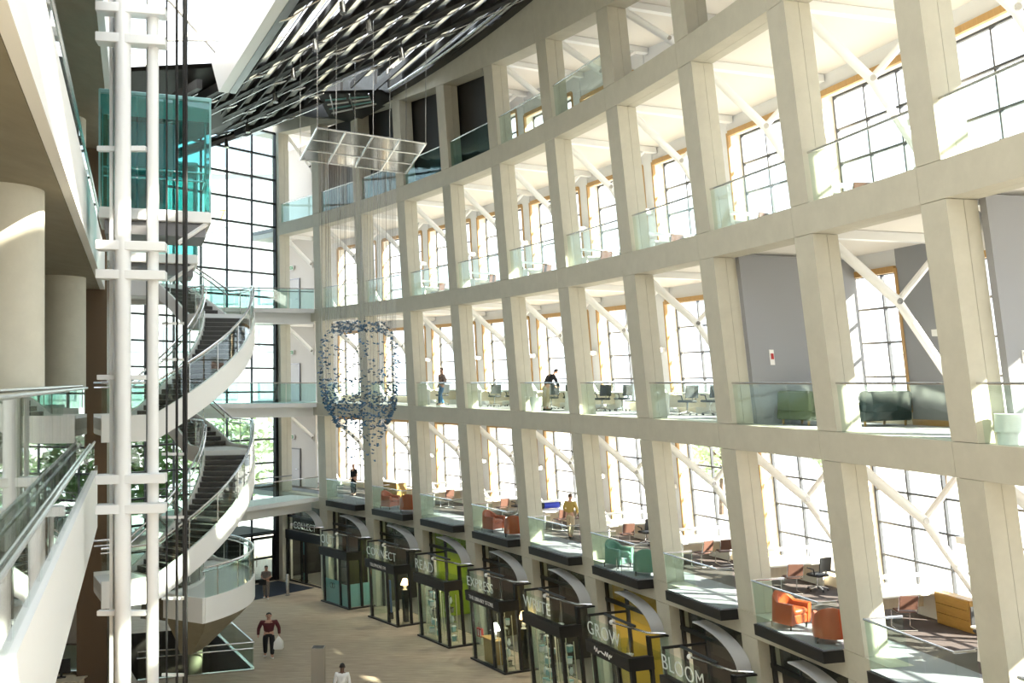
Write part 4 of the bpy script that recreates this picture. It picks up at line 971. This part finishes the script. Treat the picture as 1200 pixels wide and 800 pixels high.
# ---- spotlights under the roof
for i, (x, y) in enumerate(((401, 6), (369, 50), (343, 84), (322, 112), (290, 148), (265, 166), (432, 28), (470, 60))):
    p = pz(x, y, ZR - .35); s = thing('spotlight', p, 'small silver spotlight hanging below the black roof', 'light', 'roof spotlights')
    MB().tube([p + Vector((0, 0, .1)), p + Vector((.05, -.08, -.32))], [.09, .12], 12).build('housing', 'steel', s, True); MB().tube([p + UZ * .4, p], .025, 6).build('stem', 'black', s)

# ---- lobby furniture
p = pz(373, 808, 0); ks = thing('steel_pillar', p, 'square brushed steel pillar with open top standing on the stone floor', 'pillar')
a, h = .21, 1.55
for dx, dy, sx, sy in ((-a, 0, .02, .44), (a, 0, .02, .44), (0, -a, .40, .02), (0, a, .40, .02)): MB().box((p.x + dx, p.y + dy, h / 2), (sx, sy, h)).build('side_plate', 'steel', ks)
MB().box((p.x, p.y, h - .12), (.38, .38, .02)).build('inner_plate', 'steel_dark', ks)
p = pz(337, 697, 0); ks = thing('bollard', p, 'slim steel bollard beside the entrance doors', 'bollard'); MB().lathe([(.09, 0), (.09, 1.05), (.06, 1.1)], 14, p).build('shaft', 'steel', ks, True); MB().lathe([(.14, 0), (.14, .03)], 14, p).build('base_plate', 'steel_dark', ks)
# desk with monitor below the walkway
p = Vector((-15.85, 36, 0)); ds = thing('service_desk', p, 'light wood service desk below the white walkway', 'desk')
MB().cbox((p.x, p.y, .68), (1.6, .8, .05), .01).build('desk_top', 'wood_light', ds); MB().box((p.x, p.y, .33), (1.4, .6, .65)).build('body', 'wood_light', ds)
mo = thing('monitor', p + UZ * .71, 'black flat monitor standing on the service desk', 'monitor'); MR = Matrix.Translation(p) @ Matrix.Rotation(R(20), 4, 'Z')
MB().cbox((0, 0, 1.12), (.60, .05, .50), .01, MR).build('screen_case', 'black', mo); MB().box((0, .04, .82), (.08, .05, .2), MR).build('stand', 'black', mo); MB().box((0, .04, .72), (.3, .22, .02), MR).build('foot', 'black', mo)

# ---- people
def person(name, label, loc, rz, J, clothes, hair='hair_dark', skin='skin', h=1.75, hairlen=0):
    t = thing(name, (0, 0, 0), label, 'person')
    D = dict(pel=(0, 0, .95), spi=(0, .0, 1.15), che=(0, .0, 1.34), nec=(0, .01, 1.48), hb=(0, -.005, 1.56), hm=(0, -.015, 1.64), ht=(0, 0, 1.71),
             lh=(.10, 0, .90), lk=(.11, -.02, .50), la=(.11, .02, .09), lt=(.13, -.15, .035), rh=(-.10, 0, .90), rk=(-.11, -.02, .50), ra=(-.11, .02, .09), rt=(-.13, -.15, .035),
             ls=(.19, 0, 1.41), le=(.25, .03, 1.13), lw=(.26, -.04, .88), rs=(-.19, 0, 1.41), re=(-.25, .03, 1.13), rw=(-.26, -.04, .88))
    D.update(J); D = {k: Vector(v) * (h / 1.75) for k, v in D.items()}
    def skinmesh(nm_, chains, rad, m, parent, lev=1):
        vs = []; es = []; idx = {}; rs = []
        def vid(key, p, r):
            if key in idx: return idx[key]
            idx[key] = len(vs); vs.append(tuple(p)); rs.append(r); return idx[key]
        for ch in chains:
            prev = None
            for key, p, r in ch:
                i = vid(key, p, r)
                if prev is not None: es.append((prev, i))
                prev = i
        me = bpy.data.meshes.new(nm_); me.from_pydata(vs, es, []); o = bpy.data.objects.new(nm_, me); COL.objects.link(o); attach(o, parent); me.materials.append(MATS[m])
        o.modifiers.new('skin', 'SKIN'); sv = me.skin_vertices[0].data
        for i, r in enumerate(rs):
            sv[i].radius = r if isinstance(r, tuple) else (r, r)
        sv[0].use_root = True
        s = o.modifiers.new('sub', 'SUBSURF'); s.levels = lev; s.render_levels = lev
        o.modifiers['skin'].use_smooth_shade = True
        return o
    q = lambda k, r: (k, D[k], r)
    ch = [[q('pel', (.15, .11)), q('spi', (.135, .10)), q('che', (.16, .11)), q('nec', .058), q('hb', (.075, .085)), q('hm', (.082, .10)), q('ht', (.062, .075))]]
    for s in 'lr':
        ch.append([q('pel', .15), q(s + 'h', .09), q(s + 'k', .062), q(s + 'a', .045), q(s + 't', .035)])
        ch.append([q('che', .16), q(s + 's', .062), q(s + 'e', .045), q(s + 'w', .032)])
        dv = (D[s + 'w'] - D[s + 'e']).normalized(); side = dv.cross(Vector((0, 1, 0))); side = side.normalized() if side.length > .1 else Vector((1, 0, 0)); fw = side.cross(dv).normalized()
        pl = D[s + 'w'] + dv * .07; ch[-1].append((s + 'p', pl, (.036, .026)))
        for f, (off, ln) in enumerate(((-.03, .075), (-.01, .09), (.01, .085), (.028, .065))):
            b0 = pl + fw * off + dv * .03; ch.append([(s + 'f%d' % f, b0, .011), (s + 'g%d' % f, b0 + dv * ln * .5 + side * .008, .010), (s + 'i%d' % f, b0 + dv * ln * .85 + side * .03, .008)])
        b0 = D[s + 'w'] + dv * .04 - fw * .03; ch.append([(s + 'x', b0, .013), (s + 'y', b0 - fw * .03 + dv * .03, .011), (s + 'z', b0 - fw * .035 + dv * .055, .009)])
    body = skinmesh('body', ch, None, skin, t, 1)
    top, bot, sleeve, leg = clothes['top'], clothes['bottom'], clothes.get('sleeve', 1), clothes.get('leg', 1)
    ch = [[q('pel', (.185, .14)), q('spi', (.175, .135)), q('che', (.185, .135)), ('nb', D['nec'] - Vector((0, 0, .05)), (.08, .075))]]
    for s in 'lr':
        a = [q('che', .185), q(s + 's', .085), q(s + 'e', .064)]
        if sleeve == 1: a.append((s + 'c', D[s + 'w'].lerp(D[s + 'e'], .08), .048))
        else: a[-1] = (s + 'c', D[s + 's'].lerp(D[s + 'e'], .75), .072)
        ch.append(a)
    skinmesh('shirt', ch, None, top, t)
    ch = [[('pw', D['pel'] + Vector((0, 0, .06)), (.175, .13)), q('pel', (.178, .135))]]
    for s in 'lr': ch.append([q('pel', .175), q(s + 'h', .112), q(s + 'k', .085), (s + 'c', D[s + 'a'].lerp(D[s + 'k'], .08 if leg == 1 else .5), .07)])
    skinmesh('trousers', ch, None, bot, t)
    for s in 'lr':
        d = (D[s + 't'] - D[s + 'a']); d.z = 0; d = d.normalized(); b0 = Vector((D[s + 'a'].x, D[s + 'a'].y, max(D[s + 'a'].z - .05, .035)))
        skinmesh('shoe', [[('a', b0 - d * .05, (.045, .045)), ('b', b0 + d * .05, (.05, .045)), ('c', b0 + d * .16, (.048, .035)), ('d', b0 + d * .21, (.03, .025))]], None, clothes.get('shoe', 'black'), t)
    hv = (D['ht'] - D['hb']).normalized(); hc = D['hm']; fz = Vector((0, -1, 0)); fz = (fz - hv * fz.dot(hv)).normalized()
    if clothes.get('face'): fz = Vector(clothes['face']).normalized(); fz = (fz - hv * fz.dot(hv)).normalized()
    sdx = hv.cross(fz).normalized()
    if hair: 
        MB().ell((0, 0, 0), (.092, .11, .10), 14, 8)
        mb = MB(); n = 16
        rings = []
        for i in range(7):
            a = i / 6 * (1.75 + .5 * hairlen)
            ring = []
            for j in range(n):
                b = 2 * math.pi * j / n; back = -math.cos(b)       # cos>0 towards the face
                aa = a * (1.0 if back > -.2 else .52); r_ = .098; v = hv * (math.cos(aa) * r_ * 1.12) + (fz * math.cos(b) * 1.12 + sdx * math.sin(b) * .92) * (math.sin(aa) * r_); ring.append(hc + hv * .025 + v)
            rings.append(ring)
        mb.loft(rings).build('hair', hair, t, True)
    for s in (-1, 1):
        MB().ell(hc + fz * .092 + sdx * (.032 * s) + hv * .01, (.014, .014, .012), 8, 6).build('eye', 'hair_dark', t, True)
        MB().ell(hc + sdx * (.085 * s) + hv * .0, (.02, .02, .032), 8, 6).build('ear', skin, t, True)
    MB().tube([hc + fz * .093 + hv * .01, hc + fz * .118 - hv * .025, hc + fz * .095 - hv * .032], [.008, .016, .012], 6).build('nose', skin, t, True)
    MB().tube([hc + fz * .092 - hv * .055 - sdx * .024, hc + fz * .10 - hv * .056, hc + fz * .092 - hv * .055 + sdx * .024], .006, 5).build('mouth', 'maroon', t, True)
    t.location = loc; t.rotation_euler = (0, 0, rz); return t
stride = dict(lk=(.11, -.14, .50), la=(.11, -.14, .10), lt=(.13, -.32, .05), rk=(-.11, -.02, .50), ra=(-.11, .16, .10), rt=(-.13, 0, .04), lw=(.27, .06, .86), rw=(-.27, -.12, .88))
p1 = person('person', 'large man in a maroon jacket and black trousers walking with a white bag', pz(315, 770, 0), R(12), dict(stride, ls=(.22, 0, 1.41), rs=(-.22, 0, 1.41), le=(.32, .03, 1.13), re=(-.32, .03, 1.13), lw=(.33, -.02, .88), rw=(-.33, -.08, .88)), dict(top='maroon', bottom='cloth_black', shoe='shoe_white'), 'hair_dark', 'skin', 1.80)
p1.scale = (1.22, 1.15, 1)
c = p1.location + Vector((.42, -.1, .86)); sb = thing('shopping_bag', c, 'white plastic shopping bag carried by the man in maroon', 'bag')
MB().loft([[(c.x + x * w, c.y + y * d, c.z + z) for x, y in ((-1, -1), (1, -1), (1, 1), (-1, 1))] for z, w, d in ((-.50, .16, .07), (-.45, .19, .1), (-.2, .17, .09), (-.05, .07, .04), (.0, .03, .02))]).build('sack', 'bag_white', sb, True); MB().tube([c + Vector((-.03, 0, -.03)), c + Vector((0, 0, .06)), c + Vector((.03, 0, -.03))], .01, 5).build('handle', 'bag_white', sb)
hold = dict(lw=(.06, -.24, 1.10), rw=(-.06, -.24, 1.08), le=(.25, -.03, 1.14), re=(-.25, -.03, 1.14))
p2 = person('person', 'woman in a patterned sleeveless outfit holding a dark bag by the entrance doors', pz(312, 701, 0), R(5), dict(stride, **hold), dict(top='cloth_pattern', bottom='cloth_pattern', sleeve=0, shoe='shoe_white'), 'hair_dark', 'skin', 1.68)
c = p2.location + Vector((-.14, -.22, .88)); hb = thing('handbag', c, 'dark handbag held by the woman at the doors', 'bag')
MB().cbox(c, (.36, .14, .30), .03).build('body', 'cloth_black', hb); MB().tube([c + Vector((-.1, 0, .14)), c + Vector((0, 0, .28)), c + Vector((.1, 0, .14))], .012, 5).build('strap', 'cloth_black', hb)
person('person', 'person with black hair in a white top seen from behind at the floor edge', pz(401, 838, 0), R(180), stride, dict(top='cloth_white', bottom='denim', shoe='black'), 'hair_dark', 'skin_dark', 1.72)
person('person', 'man in a taupe shirt and blue jeans standing behind the third floor railing', W(3.40, .75, 10.002), wrot(3.4) - R(95), dict(stride, le=(.30, .10, 1.15), lw=(.24, -.10, .98), re=(-.30, .08, 1.15), rw=(-.27, -.05, .90)), dict(top='cloth_taupe', bottom='denim', shoe='shoe_white'), 'hair_brown', 'skin', 1.74)
person('person', 'bald man in open black shirt standing on the second floor gallery', W(1.18, 1.6, 5.002), wrot(1.2) - R(80), dict(), dict(top='cloth_black', bottom='cloth_black', sleeve=0), None, 'skin', 1.72)
bend = dict(che=(0, -.22, 1.28), spi=(0, -.08, 1.13), nec=(0, -.34, 1.38), hb=(0, -.41, 1.43), hm=(0, -.46, 1.49), ht=(0, -.47, 1.57), ls=(.19, -.24, 1.34), rs=(-.19, -.24, 1.34), le=(.24, -.36, 1.08), re=(-.24, -.36, 1.08), lw=(.14, -.52, .92), rw=(-.14, -.52, .92))
person('person', 'person in a black shirt leaning over a desk on the third floor', W(5.13, 1.25, 10.002), wrot(5.1) + R(90), bend, dict(top='cloth_black', bottom='cloth_beige', shoe='black'), 'hair_dark', 'skin', 1.75)
person('person', 'person in a mustard shirt and beige trousers seen from behind on the second floor', W(5.18, 1.75, 5.002), wrot(5.2) + R(120), dict(stride, le=(.30, -.02, 1.15), lw=(.20, -.2, 1.0), re=(-.30, -.02, 1.15), rw=(-.2, -.2, 1.0)), dict(top='cloth_mustard', bottom='cloth_beige', shoe='black'), 'hair_brown', 'skin', 1.74)

# ---- outside: trees and pale buildings
def tree(loc, h, r, label, m, n=800):
    t = thing('tree', loc, label, 'tree', 'trees outside the glass'); loc = Vector(loc)
    tr = MB(); tr.tube([loc, loc + UZ * h * .35, loc + UZ * h * .7], [.22, .17, .08], 8)
    for i in range(6):
        a = i * 1.05; tr.tube([loc + UZ * h * (.35 + .05 * i), loc + UZ * h * (.55 + .05 * i) + Vector((math.cos(a), math.sin(a), 0)) * r * .6], [.08, .03], 5)
    tr.build('trunk', 'bark', t, True); lf = MB()
    for i in range(n):
        v = Vector((rnd.gauss(0, 1), rnd.gauss(0, 1), rnd.gauss(0, 1))).normalized() * r * rnd.uniform(.45, 1); v.z *= h * .36 / r; c = loc + UZ * h * .64 + v
        a = Vector((rnd.uniform(-1, 1), rnd.uniform(-1, 1), rnd.uniform(-.6, .6))).normalized() * rnd.uniform(.25, .5); b = a.cross(Vector((rnd.uniform(-1, 1), rnd.uniform(-1, 1), 1))).normalized() * rnd.uniform(.2, .4)
        lf.poly([c - a, c + b * .8, c + a, c - b * .8])
    tag(lf.build('crown', m, t), kind='stuff')
for i, (x, y, h, r, m) in enumerate(((-23.5, 66, 9.5, 3.0, 'leaf'), (-20, 74, 10, 3.4, 'leaf_pale'), (-30.5, 65, 9, 3, 'leaf_pale'), (-38, 66, 10, 3.4, 'leaf'))):
    tree((x, y, -.25), h, r, ('dense green tree outside the glass end wall', 'pale green tree outside the glass end wall')[m == 'leaf_pale'], m)
for i, (x, y, h, r) in enumerate(((30, 92, 9, 3.4), (18, 88, 9.5, 3.6), (44, 104, 10, 4), (62, 84, 9, 3.8), (76, 62, 9, 3.6), (58, 112, 9, 3.4))):
    tree((x, y, -.25), h, r, 'pale green street tree outside the gallery windows', 'leaf_pale')
def building(x, y, w, d, h, label, m, rz=0):
    t = thing('building', (x, y, -.25), label, 'building'); M = Matrix.Translation((x, y, -.25)) @ Matrix.Rotation(rz, 4, 'Z')
    MB().box((0, 0, h / 2), (w, d, h), M).build('block', m, t); MB().box((0, 0, h + .3), (w + .6, d + .6, .6), M).build('cornice', 'facade', t)
    nx = int(w / 4); nz = int(h / 4)
    for i in range(nx):
        for j in range(nz):
            if h > 25 and j > nz - 3: continue
            MB().box((-w / 2 + (i + .5) * w / nx, -d / 2 - .05, (j + .55) * h / nz), (w / nx * .55, .12, h / nz * .5), M).build('window', 'facade_window', t)
    ny = int(d / 4)
    for i in range(ny):
        for j in range(nz): MB().box((-w / 2 - .05, -d / 2 + (i + .5) * d / ny, (j + .55) * h / nz), (.12, d / ny * .55, h / nz * .5), M).build('window', 'facade_window', t)
building(-30, 100, 30, 16, 30, 'pale grey office block beyond the glass end wall', 'facade')
bb = bpy.data.objects['building']
def bsign(name, body, size, x, z, m):
    text_mesh(name, body, size, Matrix(((1, 0, 0, x), (0, 0, -1, 91.8), (0, 1, 0, z), (0, 0, 0, 1))), m, bb, .02)
bsign('sign_lettering', 'ZIOT', 1.1, -27.3, 24.6, 'white'); bsign('sign_mark', '7', 1.3, -26.3, 25.7, 'yellow_wall')
building(52, 140, 30, 18, 15, 'low pale building beyond the far gallery windows', 'facade')
building(90, 90, 18, 26, 14, 'low reddish building beyond the gallery windows', 'facade_red')
